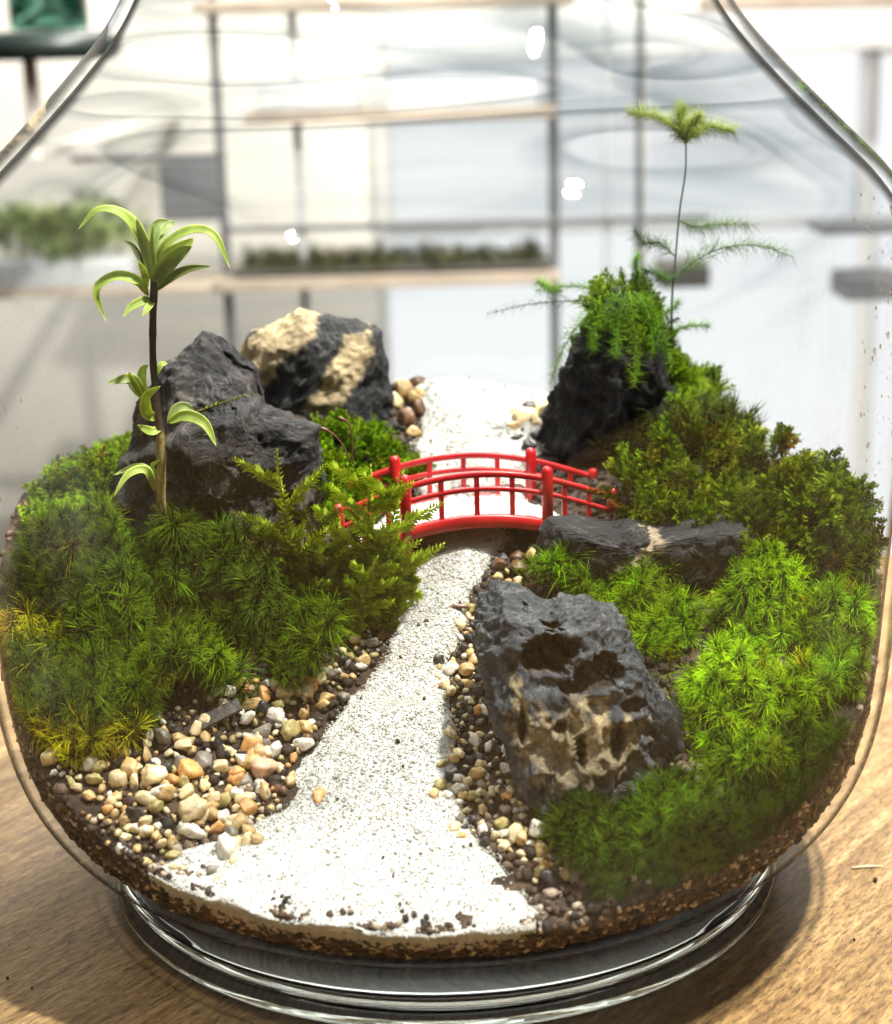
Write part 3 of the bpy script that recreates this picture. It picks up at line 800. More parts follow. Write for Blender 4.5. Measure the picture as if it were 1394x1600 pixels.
for zdesc, grp, poly, n, md, (s0, s1), mixd in ZONES:
    pts = sample_poly(poly, n, g, md); names = list(mixd); pr_ = np.array(list(mixd.values())); pr_ = pr_ / pr_.sum()
    for a in pts:
        sz = s0 + (s1 - s0) * g.random() ** 2.2; cn = names[g.choice(len(names), p=pr_)]
        big = 'larger' if sz > s0 + .55 * (s1 - s0) else 'small'
        rlim = rin(H(*a)) - sz * 1.15
        if np.hypot(*a) > rlim: a = a * rlim / np.hypot(*a)
        pebble((a[0], a[1], H(*a) + sz * g.uniform(.35, .75)), sz, cn, f'{big} {PDESC[cn]} pebble {zdesc}', grp + ', ' + big + ' ' + PDESC[cn], g)
SPEC = [((243, 1212), .50, 'cream', 'big blocky cream pebble in the left gravel', .3), ((302, 1268), .48, 'cream', 'big yellowish pebble nearest the front glass at left', .35), ((292, 1205), .36, 'orange', 'bright orange pebble next to the big cream one', .4),
        ((445, 1080), .36, 'pink', 'pink and cream pebble topmost at the moss edge', .35), ((386, 1122), .28, 'white', 'white heart shaped pebble in the left gravel', .4), ((390, 1152), .26, 'white', 'white pebble just below the heart shaped one', .4),
        ((412, 1105), .30, 'dark', 'black pebble beside the white heart shaped pebble', .3), ((455, 1140), .32, 'olive', 'mottled olive pebble at the right rim of the left gravel', .4), ((412, 1200), .42, 'pink', 'flat pinkish pebble in the middle of the left gravel', .3),
        ((500, 1242), .30, 'orange', 'orange pebble lying alone on the white sand', .2), ((536, 1086), .24, 'grey', 'dark grey oval pebble at the tip of the left moss', .3), ((568, 1030), .27, 'tan', 'tan round pebble on the sand edge under the moss', .3),
        ((314, 1048), .20, 'white', 'pale seed shaped pebble lying on the left moss', 1.0), ((685, 1030), .26, 'dark', 'black wet pebble on the right sand edge', .3), ((695, 1066), .24, 'cream', 'cream pebble below the black one on the right sand edge', .3),
        ((840, 1300), .40, 'white', 'white glinting pebble in the gravel near the front glass', .5), ((862, 1372), .32, 'dark', 'black pebble at the front glass right of the sand', .3), ((900, 1362), .28, 'olive', 'yellow olive pebble at the front glass by the moss', .3),
        ((355, 1325), .42, 'white', 'round translucent whitish pebble at the front left of the sand', .3), ((600, 970), .3, 'grey', 'dark grey pebble tucked under the feathery shoots', .3)]
for (px_, sz, cn, lab, lift) in SPEC:
    sz *= .8
    a = ground(*px_, .2); a[:2] *= min(1, (rin(a[2]) - sz * 1.2) / np.hypot(a[0], a[1])); pebble((a[0], a[1], H(a[0], a[1]) + sz * lift + (.5 if lift == 1.0 else .1)), sz, cn, lab, None, g)
PEB.sort(key=lambda e: -e[0])
for (_, p_, r_, s_, c_, lab, grp, k_) in PEB[:300]:
    o = obj('pebble', pm[k_], None, p_); o.rotation_euler = tuple(r_); o.scale = s_; o.color = (*c_, 1); tag(o, lab, 'pebble', grp)
_b = MB()
for (_, p_, r_, s_, c_, lab, grp, k_) in PEB[300:]:
    _R = np.array(Matrix.Rotation(r_[2], 3, 'Z') @ Matrix.Rotation(r_[1], 3, 'Y') @ Matrix.Rotation(r_[0], 3, 'X')); _b.add((PT2[k_][0] * s_) @ _R.T + p_, PT2[k_][1], c_)
_o = obj('fine_gravel', _b.mesh('fine_gravel', M['gravel']), kind='stuff'); tag(_o, 'fine mixed gravel filling the gaps between the pebbles beside the sand', 'gravel')
# flat slate chip
a = ground(345, 1140); V, F = box((0, 0, 0), (1.15, .42, .09), None, .03); V[:, 2] += .02 * np.sin(V[:, 0] * 5)
o = obj('slate_chip', mesh('slate_chip', V, F, M['rock'], np.broadcast_to((.13, .12, .11), V.shape), smooth=False), None, (a[0], a[1], a[2] + .42)); o.rotation_euler = (.5, -.35, .3)
tag(o, 'flat grey slate chip lying slanted among the left pebbles', 'stone chip')

# ------------------------------------------------------------------ moss
def tuft(n, L, w, g, stem=.35, droop=.5, seg=3, tipc=2.5, basec=.02):
    """moss shoot: fine curved leaves round a short stem, all swept a little to one side"""
    V = []; F3 = []; F4 = []; C = []; b = 0; sw = g.uniform(0, 6.28); swv = np.array((math.cos(sw), math.sin(sw), 0)) * g.uniform(.1, .5)
    for k in range(n):
        t = g.random(); az = g.uniform(0, 6.2832); el = math.radians(15 + 65 * t + g.uniform(-15, 15)); l = L * g.uniform(.55, 1.15) * (1 - .25 * t)
        h = np.array((math.cos(az), math.sin(az), 0)); sd = np.array((-math.sin(az), math.cos(az), 0)); up = np.array((0, 0, 1.0))
        base = up * stem * t * g.uniform(.6, 1.2); dr = droop * g.uniform(.3, 1.4); tw = g.uniform(-.4, .4); br = g.uniform(.7, 1.25)
        ks = np.linspace(0, 1, seg + 1)
        for q, s_ in enumerate(ks):
            e = el - dr * s_ * (1 if t < .8 else .4)
            c = base + l * s_ * (h * math.cos(e) + up * math.sin(e)) + (sd * tw + swv) * l * s_ * s_
            cc = (basec + (tipc - basec) * s_ ** 1.7) * br  # tips naturally paler; near-black bases also paint in the shade inside tufts
            if q < seg:
                ww = w * (1 - .75 * s_ ** 1.5) * .5
                V += [c - sd * ww, c + sd * ww]; C += [cc, cc]
            else: V.append(c); C.append(cc)
        for q in range(seg - 1): F4.append((b + 2 * q, b + 2 * q + 1, b + 2 * q + 3, b + 2 * q + 2))
        F3.append((b + 2 * seg - 2, b + 2 * seg - 1, b + 2 * seg)); b += 2 * seg + 1
    C = np.array(C)[:, None] * np.array((1, 1, 1)); return np.array(V), [np.array(F4), np.array(F3)], C


def feather(L, leaf, n, g, bend=.25, branches=0):
    """feather moss shoot along +z with small overlapping pointed leaves"""
    V = []; F3 = []; C = []; b = 0

    def one(p0, dirv, L, leaf, n, bnd):
        nonlocal b
        dirv = dirv / np.linalg.norm(dirv); sdv = np.cross(dirv, (0.2, 1, .1)); sdv /= np.linalg.norm(sdv); nv = np.cross(sdv, dirv)
        for k in range(n):
            t = k / n; c = p0 + dirv * L * t + nv * bnd * L * t * t; taper = (math.sin(math.pi * min(1, .22 + .78 * t) ** .8) * .8 + .28)
            az = k * 2.2 + g.uniform(-.4, .4); rad_ = sdv * math.cos(az) + nv * math.sin(az) * .8
            d = rad_ * .95 + dirv * .7; d /= np.linalg.norm(d); s_ = np.cross(d, nv * .9 + dirv * .4); s_ /= np.linalg.norm(s_) + 1e-9
            l = leaf * taper * g.uniform(.8, 1.2); ww = l * .21; up_ = np.cross(s_, d)
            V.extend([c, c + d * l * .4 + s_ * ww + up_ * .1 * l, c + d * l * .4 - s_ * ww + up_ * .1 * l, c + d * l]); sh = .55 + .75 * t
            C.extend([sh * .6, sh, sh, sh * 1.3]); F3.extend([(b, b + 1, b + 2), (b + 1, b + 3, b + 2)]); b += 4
    one(np.zeros(3), np.array((0, 0, 1.0)), L, leaf, n, bend)
    for k in range(branches):
        t = .25 + .6 * (k + .5) / branches; sgn = -1 if k % 2 else 1
        one(np.array((0, 0, L * t)), np.array((sgn * .9, g.uniform(-.4, .4), .75)), L * .42 * (1.15 - t * .5), leaf * .85, max(8, n // 2), bend * .3)
    return np.array(V), [np.array(F3)], np.array(C)[:, None] * np.ones(3)


def frame(nrm, yaw):
    """rotation matrices taking +z to nrm with a spin"""
    n = nrm / np.linalg.norm(nrm, axis=1)[:, None]; ref = np.stack([np.cos(yaw), np.sin(yaw), yaw * 0], 1)
    a = ref - n * np.sum(ref * n, 1)[:, None]; a /= np.linalg.norm(a, axis=1)[:, None]; b = np.cross(n, a); return np.stack([a, b, n], 2)


g = np.random.default_rng(5)
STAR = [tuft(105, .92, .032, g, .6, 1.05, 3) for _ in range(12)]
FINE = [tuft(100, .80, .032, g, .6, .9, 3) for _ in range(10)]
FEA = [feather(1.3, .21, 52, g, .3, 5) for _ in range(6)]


def moss(name, label, polys, n, tmpl, size, col, cvar, mind, g, tilt=.36, lift=0.0, mound=.45, lean=(0, 0, 0), cr=1.95):
    pts = np.vstack([sample_poly(p, k, g, mind, .75) for p, k in zip(polys, n)])
    # cushions: shoots lean out from cushion centres, dark gaps between
    x, y = pts.T; cen = pts[g.permutation(len(pts))]; pick = []
    for a in cen:
        if not pick or min((a[0] - b[0]) ** 2 + (a[1] - b[1]) ** 2 for b in pick) > cr * cr: pick.append(a)
    pick = np.array(pick); dd = pts[:, None] - pick[None]; dl = np.hypot(dd[..., 0], dd[..., 1]); kk = np.argmin(dl, 1); ar = np.arange(len(pts))
    q = dl[ar, kk] / (cr * .75); dirn = dd[ar, kk] / (dl[ar, kk][:, None] + 1e-6); ch = g.uniform(.6, 1.3, len(pick))[kk]
    P = np.stack([x, y, H(x, y) + lift + mound * ch * np.maximum(0, 1 - q * q) - .12 * (q > .9)], 1)
    nr = gnormal(x, y, .6) * .5 + np.array((0, 0, .5)) + g.normal(0, tilt, (len(P), 3)) * np.array((1, 1, .2)) + np.array(lean)
    nr[:, :2] += dirn * (np.minimum(q, 1.2) * .95)[:, None]
    keep = (q < .97) | (g.random(len(q)) < .5); P = P[keep]; nr = nr[keep]; kk = kk[keep]; q = q[keep]
    sz = g.uniform(size[0], size[1], len(P)) * (1.08 - .25 * np.minimum(q, 1.2))
    rmax = rin(P[:, 2] + .3) - .35 * sz; rr = np.hypot(P[:, 0], P[:, 1]); k = np.minimum(1, rmax / rr); P[:, 0] *= k; P[:, 1] *= k
    c = .9 * np.where(g.random((len(P), 1)) < .025, np.array((1.7, .85, 1.5)), 1.0) * np.array(col) * g.uniform(.65, 1.3, len(pick))[kk][:, None] * (1 + cvar * g.normal(0, 1, (len(P), 1))) * (1 + .08 * g.normal(0, 1, (len(P), 3))) 
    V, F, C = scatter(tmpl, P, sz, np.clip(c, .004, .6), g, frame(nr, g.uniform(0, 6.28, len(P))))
    # nothing pokes through the glass wall
    r_ = np.hypot(V[:, 0], V[:, 1]); lim = rin(np.clip(V[:, 2], 2, 19)) - .03; f_ = np.minimum(1, lim / np.maximum(r_, 1e-6)); V[:, 0] *= f_; V[:, 1] *= f_
    o = obj(name, mesh(name, V, F, M['moss'], C), kind='stuff'); tag(o, label, 'moss'); return o


moss('star_moss', 'dark green starry moss carpet at front left below the sapling',
     [[(25, 850), (150, 815), (260, 860), (400, 900), (480, 940), (505, 1000), (520, 1065), (420, 1060), (300, 1075), (200, 1125), (120, 1150), (45, 1110), (12, 950)]], [900], STAR, (.5, .88), (.068, .118, .003), .28, .17, g, mound=1.9, lift=-.4)
moss('yellow_moss', 'yellowish moss pressed against the glass at lower left',
     [[(20, 960), (70, 940), (110, 1060), (190, 1130), (120, 1160), (45, 1110)]], [150], STAR, (.7, 1.0), (.42, .40, .012), .2, .25, g, mound=.6, lean=(-.1, -.5, 0))
moss('pale_feather_moss', 'light green fluffy moss bank against the left glass behind the sapling',
     [[(35, 720), (100, 660), (190, 640), (200, 760), (160, 850), (60, 850)]], [380], FEA, (.5, .85), (.24, .38, .02), .25, .15, g, mound=.7, lift=-.1, tilt=.6)
moss('back_moss', 'bright green moss mound behind the bridge below the striped stone',
     [[(430, 690), (480, 660), (560, 640), (640, 690), (660, 740), (600, 770), (500, 790)]], [300], FEA, (.5, .8), (.19, .33, .010), .25, .17, g, mound=.6, lift=-.1, tilt=.5)
moss('bright_star_moss', 'bright green star moss slope at right between slab and pocked stone',
     [[(825, 935), (900, 905), (1000, 895), (1100, 930), (1200, 900), (1360, 880), (1380, 1010), (1340, 1160), (1200, 1210), (1070, 1170), (1060, 1080), (1020, 1010), (960, 960)]], [900], FINE, (.5, .9), (.185, .335, .004), .25, .165, g, mound=1.9, lift=-.5)
moss('shaded_moss', 'deep green moss in front of the pocked stone behind the front glass',
     [[(840, 1250), (960, 1235), (1060, 1185), (1180, 1195), (1330, 1150), (1300, 1235), (1180, 1305), (1050, 1340), (930, 1360), (880, 1320)]], [430], STAR, (.5, .85), (.06, .125, .003), .25, .17, g, mound=.9, lift=-.2)
moss('bank_moss', 'olive mossy bank climbing behind the slab towards the right glass',
     [[(960, 760), (1060, 680), (1150, 660), (1230, 710), (1330, 800), (1380, 890), (1200, 880), (1100, 840), (1000, 800)], [(1240, 730), (1340, 745), (1385, 830), (1385, 900), (1300, 860)]], [330, 100], FEA + FINE[:2], (.6, 1.0), (.125, .19, .008), .35, .19, g, mound=.9, lift=-.1, tilt=.5)
moss('rear_moss', 'dark moss hidden behind the black crag at the back', [[(960, 690), (1120, 610), (1200, 640), (1150, 690)]], [120], FINE, (.8, 1.2), (.06, .10, .012), .2, .25, g, mound=.7)

_n = np.zeros_like(_cP); _fa = np.cross(_cP[_cF[:, 1]] - _cP[_cF[:, 0]], _cP[_cF[:, 2]] - _cP[_cF[:, 0]])
for _k in range(3): np.add.at(_n, _cF[:, _k], _fa)
_n /= np.linalg.norm(_n, axis=1)[:, None] + 1e-9; _zr = (_cP[:, 2] - _cP[:, 2].min()) / np.ptp(_cP[:, 2]); _xr = (_cP[:, 0] - _cP[:, 0].mean())
_ok = np.where(((_zr > .82) | ((_xr > 1.0) & (_n[:, 2] > .1) & (_zr > .3))) & (_n[:, 1] < .5) & (fbm(_cP * .9, 2) > -.25))[0]
_ok = g.choice(_ok, min(330, len(_ok)), replace=False)
_V, _F, _C = scatter(FEA + FINE, _cP[_ok] - _n[_ok] * .1, g.uniform(.28, .55, len(_ok)), np.array((.20, .32, .012)) * g.uniform(.5, 1.3, (len(_ok), 1)), g, frame(_n[_ok] + np.array((0, 0, .5)) + g.normal(0, .3, (len(_ok), 3)), g.uniform(0, 6.28, len(_ok))))
_o = obj('crag_moss', mesh('crag_moss', _V, _F, M['moss'], _C), kind='stuff'); tag(_o, 'bright green moss growing on the top and right flank of the black crag', 'moss')

# ------------------------------------------------------------------ feathery shoots standing singly
def shoot_to(name, label, cat, group, base, tip, leaf, n, col, g, bend=(0, 0, 0), branches=0, mat='moss'):
    base = np.array(base, float); tip = np.array(tip, float); L = np.linalg.norm(tip - base); d = (tip - base) / L
    V, F, C = feather(L, leaf, n, g, .0, branches); R = frame(d[None], np.array([g.uniform(-.3, .3)]))[0]
    t_ = V[:, 2] / L; V = V @ R.T; V += np.array(bend)[None] * (np.clip(t_, 0, 1) * (1 - np.clip(t_, 0, 1)) * 4)[:, None]
    ts = np.linspace(0, 1, 9); P = d[None] * L * ts[:, None] + np.array(bend)[None] * (ts * (1 - ts) * 4)[:, None]
    root = thing(name, label, cat, base, 0, group)
    TV, TF = tube(P, np.linspace(.035, .012, 9), 5); obj('stem', mesh('stem', TV, TF, M['stem'], np.broadcast_to((.12, .09, .03), TV.shape)), root)
    obj('leaves', mesh('leaves', V, F, M[mat], np.clip(np.array(col)[None] * C, 0, .7)), root, kind='stuff'); return root


SH = [((560, 905), (578, 725), .30, 'tallest light green feathery shoot left of the bridge', 4), ((585, 850), (628, 735), .28, 'feathery shoot leaning right before the left bridge post', 2), ((470, 880), (432, 700), .24, 'upright feathery shoot in front of the broad stone', 2),
      ((520, 900), (420, 815), .26, 'feathery shoot reaching left across the broad stone', 2), ((470, 900), (335, 832), .22, 'low dark feathery shoot at the foot of the broad stone', 2), ((570, 930), (655, 905), .28, 'feathery shoot pointing right over the sand', 2),
      ((590, 930), (640, 838), .28, 'feathery shoot below the left bridge leg', 2), ((560, 920), (600, 820), .28, 'feathery shoot just left of the bridge end', 2), ((530, 920), (525, 790), .26, 'feathery shoot between the tallest shoot and broad stone', 2),
      ((500, 930), (455, 850), .26, 'short feathery shoot over the dark moss centre', 2), ((560, 950), (540, 850), .26, 'feathery shoot in the middle of the dense clump', 2), ((600, 950), (620, 905), .26, 'short feathery shoot hanging at the gravel edge', 1),
      ((540, 960), (575, 890), .26, 'lower feathery shoot of the clump facing the sand', 1), ((500, 900), (470, 770), .24, 'dark feathery shoot against the broad stone centre', 2),
      ((555, 935), (590, 870), .28, 'bushy feathery shoot low in the clump beside the bridge leg', 3), ((535, 935), (505, 870), .26, 'bushy feathery shoot low in the clump towards the star moss', 3), ((515, 950), (490, 905), .24, 'shortest dark feathery shoot by the star moss', 2),
      ((580, 945), (605, 880), .28, 'feathery shoot under the one leaning over the sand', 2), ((545, 900), (555, 800), .26, 'dark feathery shoot behind the tallest one', 3)]
gb = ground(540, 925, .6)
for q, (b_, t_, leaf, lab, br) in enumerate(SH):
    yb = gb[1] + g.uniform(-.9, .1); pb = at(b_[0], b_[1], yb); pb[2] = min(pb[2], H(pb[0], yb) + .25); pt = at(t_[0], t_[1], yb + g.uniform(-.5, .2))
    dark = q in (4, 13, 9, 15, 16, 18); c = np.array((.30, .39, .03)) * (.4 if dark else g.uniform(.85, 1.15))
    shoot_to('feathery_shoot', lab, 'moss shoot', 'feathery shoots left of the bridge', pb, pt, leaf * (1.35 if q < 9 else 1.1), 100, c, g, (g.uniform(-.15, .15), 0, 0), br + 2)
for q in range(18):
    px_ = g.uniform(400, 615); py_ = g.uniform(870, 960); yb = gb[1] + g.uniform(-.9, .6); pb = at(px_, py_, yb); pb[2] = min(pb[2], H(pb[0], yb) + .2)
    pt = pb + np.array((g.uniform(-.7, .7), g.uniform(-.5, .1), g.uniform(.9, 1.7)))
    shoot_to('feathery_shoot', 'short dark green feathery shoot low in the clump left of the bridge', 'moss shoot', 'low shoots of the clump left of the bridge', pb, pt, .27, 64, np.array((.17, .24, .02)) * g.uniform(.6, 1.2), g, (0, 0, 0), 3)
g2 = np.random.default_rng(31)
RS = [((1250, 780), (1257, 700), 'small upright shoot on the skyline of the right bank'), ((1130, 780), (1050, 735), 'feathery shoot arching left over the slab'), ((1165, 790), (1128, 730), 'pale tipped feathery shoot at the top of the right bank'),
      ((1180, 840), (1150, 755), 'light green feathery shoot in the middle of the right bank'), ((1130, 900), (1205, 835), 'long bright feathery shoot arching over the right end of the slab'), ((1260, 830), (1315, 790), 'feathery shoot touching the right glass'),
      ((1240, 800), (1205, 720), 'feathery shoot near the ridge of the right bank'), ((1280, 840), (1290, 770), 'feathery shoot close to the right glass ridge'), ((1180, 800), (1085, 780), 'olive feathery shoot lying over the back of the slab'),
      ((1220, 830), (1180, 790), 'short feathery shoot in front of the bank ridge'), ((1150, 720), (1185, 665), 'feathery shoot high behind the right bank'), ((1120, 905), (1110, 940), 'yellow feathery tip hanging down from the slab end')]
for q, (b_, t_, lab) in enumerate(RS):
    p0 = ground(*b_, .5); pt = at(t_[0], t_[1], p0[1] - .2); pt[:2] *= min(1, 11.4 / np.hypot(pt[0], pt[1]))
    shoot_to('feathery_shoot', lab, 'moss shoot', 'feathery shoots on the right bank', p0, pt, .30, 54, np.array((.24, .29, .025)) * g2.uniform(.8, 1.3), g2, (0, 0, .15), 3)

# ------------------------------------------------------------------ sapling
gs = ground(262, 868, .9); ys_ = gs[1]
sap = thing('sapling', 'young sapling with curled green leaves rising at left of the jar', 'sapling', gs)
STP = [(262, 872), (254, 815), (251, 760), (252, 715), (250, 670), (243, 610), (239, 560), (239, 500), (241, 440)]
sp_ = np.array([at(x, y, ys_ + .05 * math.sin(q * 1.3)) for q, (x, y) in enumerate(STP)])
cp = curve(sp_, 48); rad_ = np.interp(np.linspace(0, 1, len(cp)), [0, .25, .45, .5, .8, 1], [.11, .135, .12, .095, .09, .10]) * (1 + .12 * np.abs(np.sin(np.linspace(0, 9 * np.pi, len(cp)))) ** 8)
tt = np.linspace(0, 1, len(cp))[:, None]
V, F = tube(cp - gs, rad_, 12)
cst = np.repeat(np.where(tt < .5, np.array((.26, .21, .07)), np.array((.055, .035, .025))), 12, 0); cst = np.vstack([cst, cst[:1], cst[-1:]])
obj('stem', mesh('stem', V, F, M['stem'], cst), sap)


def leaf_mesh(P, wd, roll, gs, cin=(.36, .50, .09), cedge=(.68, .76, .22)):
    """leaf blade along 3-D points P: folded along its midrib, pale margin"""
    c = curve(np.array(P, float), 18); m = len(c); T = np.gradient(c, axis=0); T /= np.linalg.norm(T, axis=1)[:, None]
    ref = np.array((0, -math.cos(roll), math.sin(roll))); nn = ref[None] - T * (T @ ref)[:, None]; nn /= np.linalg.norm(nn, axis=1)[:, None] + 1e-6; sd = np.cross(T, nn)
    t_ = np.linspace(0, 1, m); wv = wd * (np.sin(np.pi * np.clip(t_, 0, 1) ** .8) ** .75 * .93 + .07 * (1 - t_))
    us_ = np.array((-1, -.8, -.4, 0, .4, .8, 1)); rows = []; cols = []
    for u in us_:
        rows.append(c + sd * (u * wv)[:, None] + nn * (abs(u) ** 1.4 * .35 * wv)[:, None])
        k = sstep(.62, .95, abs(u)); mid = .35 if u == 0 else 0; kk = max(k, mid); cols.append(np.repeat((np.array(cin) * (1 - kk) + np.array(cedge) * kk)[None], m, 0))
    V = np.stack(rows, 1).reshape(-1, 3); C = np.stack(cols, 1).reshape(-1, 3); k = len(us_)
    i = np.arange(m - 1)[:, None]; j = np.arange(k - 1)[None]; F = np.stack([i * k + j, i * k + j + 1, (i + 1) * k + j + 1, (i + 1) * k + j], -1).reshape(-1, 4)
    Vb = V - np.repeat(nn, k, 0) * .022; n0 = len(V)        # underside, so the blade has thickness
    e = np.concatenate([np.arange(k), np.arange(1, m) * k + k - 1, (m - 1) * k + np.arange(k - 2, -1, -1), np.arange(m - 2, 0, -1) * k]); e2 = np.roll(e, -1)
    return np.vstack([V, Vb]) - gs, [np.vstack([F, F[:, ::-1] + n0, np.stack([e, e + n0, e2 + n0, e2], 1)])], np.vstack([C, C * .9])


def leaf(pts, wd, roll=.6, dyt=0.0, **k):
    n = len(pts); P = [at(x, y, ys_ + dyt * (q / (n - 1))) for q, (x, y) in enumerate(pts)]
    V, F, C = leaf_mesh(P, wd * .62, roll, gs, **k); obj('leaf', mesh('leaf', V, F, M['leaf'], C), sap)


pale = dict(cin=(.40, .52, .20), cedge=(.62, .72, .32)); drk = dict(cin=(.22, .31, .07), cedge=(.45, .50, .14))
leaf([(236, 425), (222, 375), (195, 338), (155, 328), (122, 358)], .30, 1.0, -.5)
leaf([(238, 440), (232, 400), (222, 370), (213, 340)], .26, .3, -.3, **pale)
leaf([(242, 410), (262, 380), (300, 360), (335, 368), (360, 420)], .27, .9, -.5)
leaf([(242, 430), (262, 405), (285, 388), (303, 372)], .42, .1, .2)
leaf([(240, 450), (252, 425), (280, 395), (300, 385)], .36, .05, -.6, **drk)
leaf([(242, 455), (265, 435), (295, 420), (330, 416)], .20, .35, -.6, **drk)
leaf([(238, 400), (240, 370), (248, 350), (266, 345)], .28, .2, .3, **pale)
leaf([(238, 410), (246, 375), (262, 352), (275, 348)], .24, .2, .8, **pale)
leaf([(232, 430), (220, 405), (208, 385), (193, 375)], .15, .4, .2, cin=(.12, .15, .07), cedge=(.4, .45, .2))
leaf([(230, 450), (225, 425), (216, 408)], .16, .3, -.4)
leaf([(232, 462), (215, 440), (180, 432), (150, 455), (166, 503)], .26, .8, -.4)
leaf([(240, 470), (225, 470), (205, 480), (193, 495)], .20, .4, -.6)
leaf([(240, 470), (232, 480), (222, 495)], .16, .3, -.8)
leaf([(240, 462), (244, 440), (238, 380), (240, 350)], .12, .2, -.3)
leaf([(241, 590), (252, 570), (262, 568)], .13, .5, .3)
leaf([(228, 625), (215, 605), (200, 592), (165, 600)], .30, .35, -.5, **pale)
leaf([(232, 622), (222, 600), (224, 578), (232, 570)], .22, .3, -.2, **pale)
leaf([(228, 625), (216, 610), (205, 590), (202, 580)], .14, .4, -.6)
leaf([(246, 655), (230, 645), (230, 620), (250, 603)], .27, .4, -.7)
leaf([(255, 665), (240, 674), (225, 670), (216, 664)], .20, .5, -.6)
leaf([(262, 662), (275, 640), (290, 635), (304, 642)], .22, .3, .1, **pale)
leaf([(262, 660), (290, 650), (320, 662), (338, 697)], .27, .5, -.7)
leaf([(243, 768), (232, 738), (212, 730), (178, 742)], .20, .5, -.5, **pale)
leaf([(243, 766), (228, 735), (200, 742), (178, 775)], .20, .6, -.8)
leaf([(245, 745), (238, 728), (250, 718)], .10, .3, -.2)
leaf([(254, 850), (250, 845), (247, 838)], .14, .3, -.3, cin=(.30, .33, .08), cedge=(.5, .5, .2))
leaf([(256, 855), (264, 862), (268, 878)], .17, .3, -.4, cin=(.30, .33, .08), cedge=(.5, .5, .2))
# a mossy sprig lying on the broad stone behind the sapling
p0 = at(300, 646, ys_ + 1.5); p1 = at(393, 614, ys_ + 1.6)
shoot_to('mossy_sprig', 'thin yellow green mossy sprig lying across the peaked stone', 'moss sprig', None, p0, p1, .14, 40, (.24, .28, .03), g2)

# brown moss capsules on stalks
for pts, lab in (([(551, 725), (550, 690), (545, 662), (528, 652)], 'taller brown capsule stalk above the left feathery shoots'), ([(548, 722), (535, 695), (520, 678), (500, 668)], 'shorter bent brown capsule stalk above the left feathery shoots')):
    yb = gb[1] + .3; P = curve([at(x, y, yb) for x, y in pts], 20); r_ = np.interp(np.linspace(0, 1, len(P)), [0, .75, .86, .95, 1], [.022, .024, .055, .05, .01])
    V, F = tube(P - P[0], r_, 8); o = obj('moss_capsule_stalk', mesh('moss_capsule_stalk', V, F, M['brown']), None, P[0]); tag(o, lab, 'moss stalk', 'brown capsule stalks')

# ------------------------------------------------------------------ feathery asparagus fern on the black crag
ycr = ground(900, 725)[1] + 1.0
fern = thing('asparagus_fern', 'feathery fine needled fern growing over the black crag at right', 'fern', at(1046, 700, ycr))
FB = at(1046, 700, ycr)


def fstem(pts, r0, r1, c=(.06, .11, .03), dy_=0.0):
    P = curve([at(x, y, ycr + dy_) for x, y in pts], 30); V, F = tube(P - FB, np.linspace(r0, r1, len(P)), 6)
    obj('stem', mesh('stem', V, F, M['stem'], np.broadcast_to(c, V.shape)), fern); return P


def frond(pts, nl, dens, col, g, dy0=0.0, dy1=0.0, spread=1.0, side=.6):
    dens *= 1.5
    """frond: rachis with short side twigs, each twig bristling with fine needles"""
    n = len(pts); P = curve([at(x, y, ycr + dy0 + (dy1 - dy0) * q / (n - 1)) for q, (x, y) in enumerate(pts)], 24)
    b = MB(); V, F = tube(P, np.linspace(.022, .008, len(P)), 5); b.add(V, F, np.array(col) * .7)
    Ltot = np.sum(np.linalg.norm(np.diff(P, axis=0), axis=1)); ndl = []

    def needles(A, B, cnt, nl):
        d = (B - A); d /= np.linalg.norm(d) + 1e-9
        for q in range(cnt):
            t_ = (q + g.random()) / cnt; c = A + (B - A) * t_; v = g.normal(size=3); v -= d * (v @ d); v /= np.linalg.norm(v); v = v * .85 + d * .55; v /= np.linalg.norm(v)
            ndl.append((c, v, nl * g.uniform(.6, 1.15)))
    for q in range(len(P) - 1): needles(P[q], P[q + 1], max(2, int(dens * np.linalg.norm(P[q + 1] - P[q]) / Ltot * 60)), nl)
    for q in range(2, len(P) - 2):
        if spread > 0:
            for s_ in (-1, 1):
                T = P[q + 1] - P[q - 1]; T /= np.linalg.norm(T); sdv = np.cross(T, (0, -.5, 1)); sdv /= np.linalg.norm(sdv)
                l = .8 * spread * (1 - q / len(P)) ** .6 * g.uniform(.6, 1.1); e = P[q] + (sdv * s_ * side + T * .7 + g.normal(0, .2, 3)) * l
                V, F = tube([P[q], (P[q] + e) / 2 + g.normal(0, .02, 3), e], .008, 3, False); b.add(V, F, np.array(col) * .7); needles(P[q], e, int(10 * dens * l) + 2, nl * .9)
    A = np.array([a for a, _, _ in ndl]); D_ = np.array([d for _, d, _ in ndl]); Ls = np.array([l for _, _, l in ndl])
    s1 = np.cross(D_, g.normal(size=D_.shape)); s1 /= np.linalg.norm(s1, axis=1)[:, None]; s2 = np.cross(D_, s1); wn = .006
    nV = np.stack([A + s1 * wn, A - s1 * wn * .5 + s2 * wn * .87, A - s1 * wn * .5 - s2 * wn * .87, A + D_ * Ls[:, None]], 1).reshape(-1, 3)
    o4 = np.arange(len(A))[:, None] * 4; nF = np.vstack([o4 + np.array(f) for f in ((0, 1, 3), (1, 2, 3), (2, 0, 3))])
    cc = np.repeat(np.array(col)[None] * g.uniform(.7, 1.3, (len(A), 1)), 4, 0)
    o = obj('frond', b.mesh('frond', M['needle'], True, FB), fern)
    obj('needles', mesh('needles', nV - FB, [nF], M['needle'], cc), o, kind='stuff')


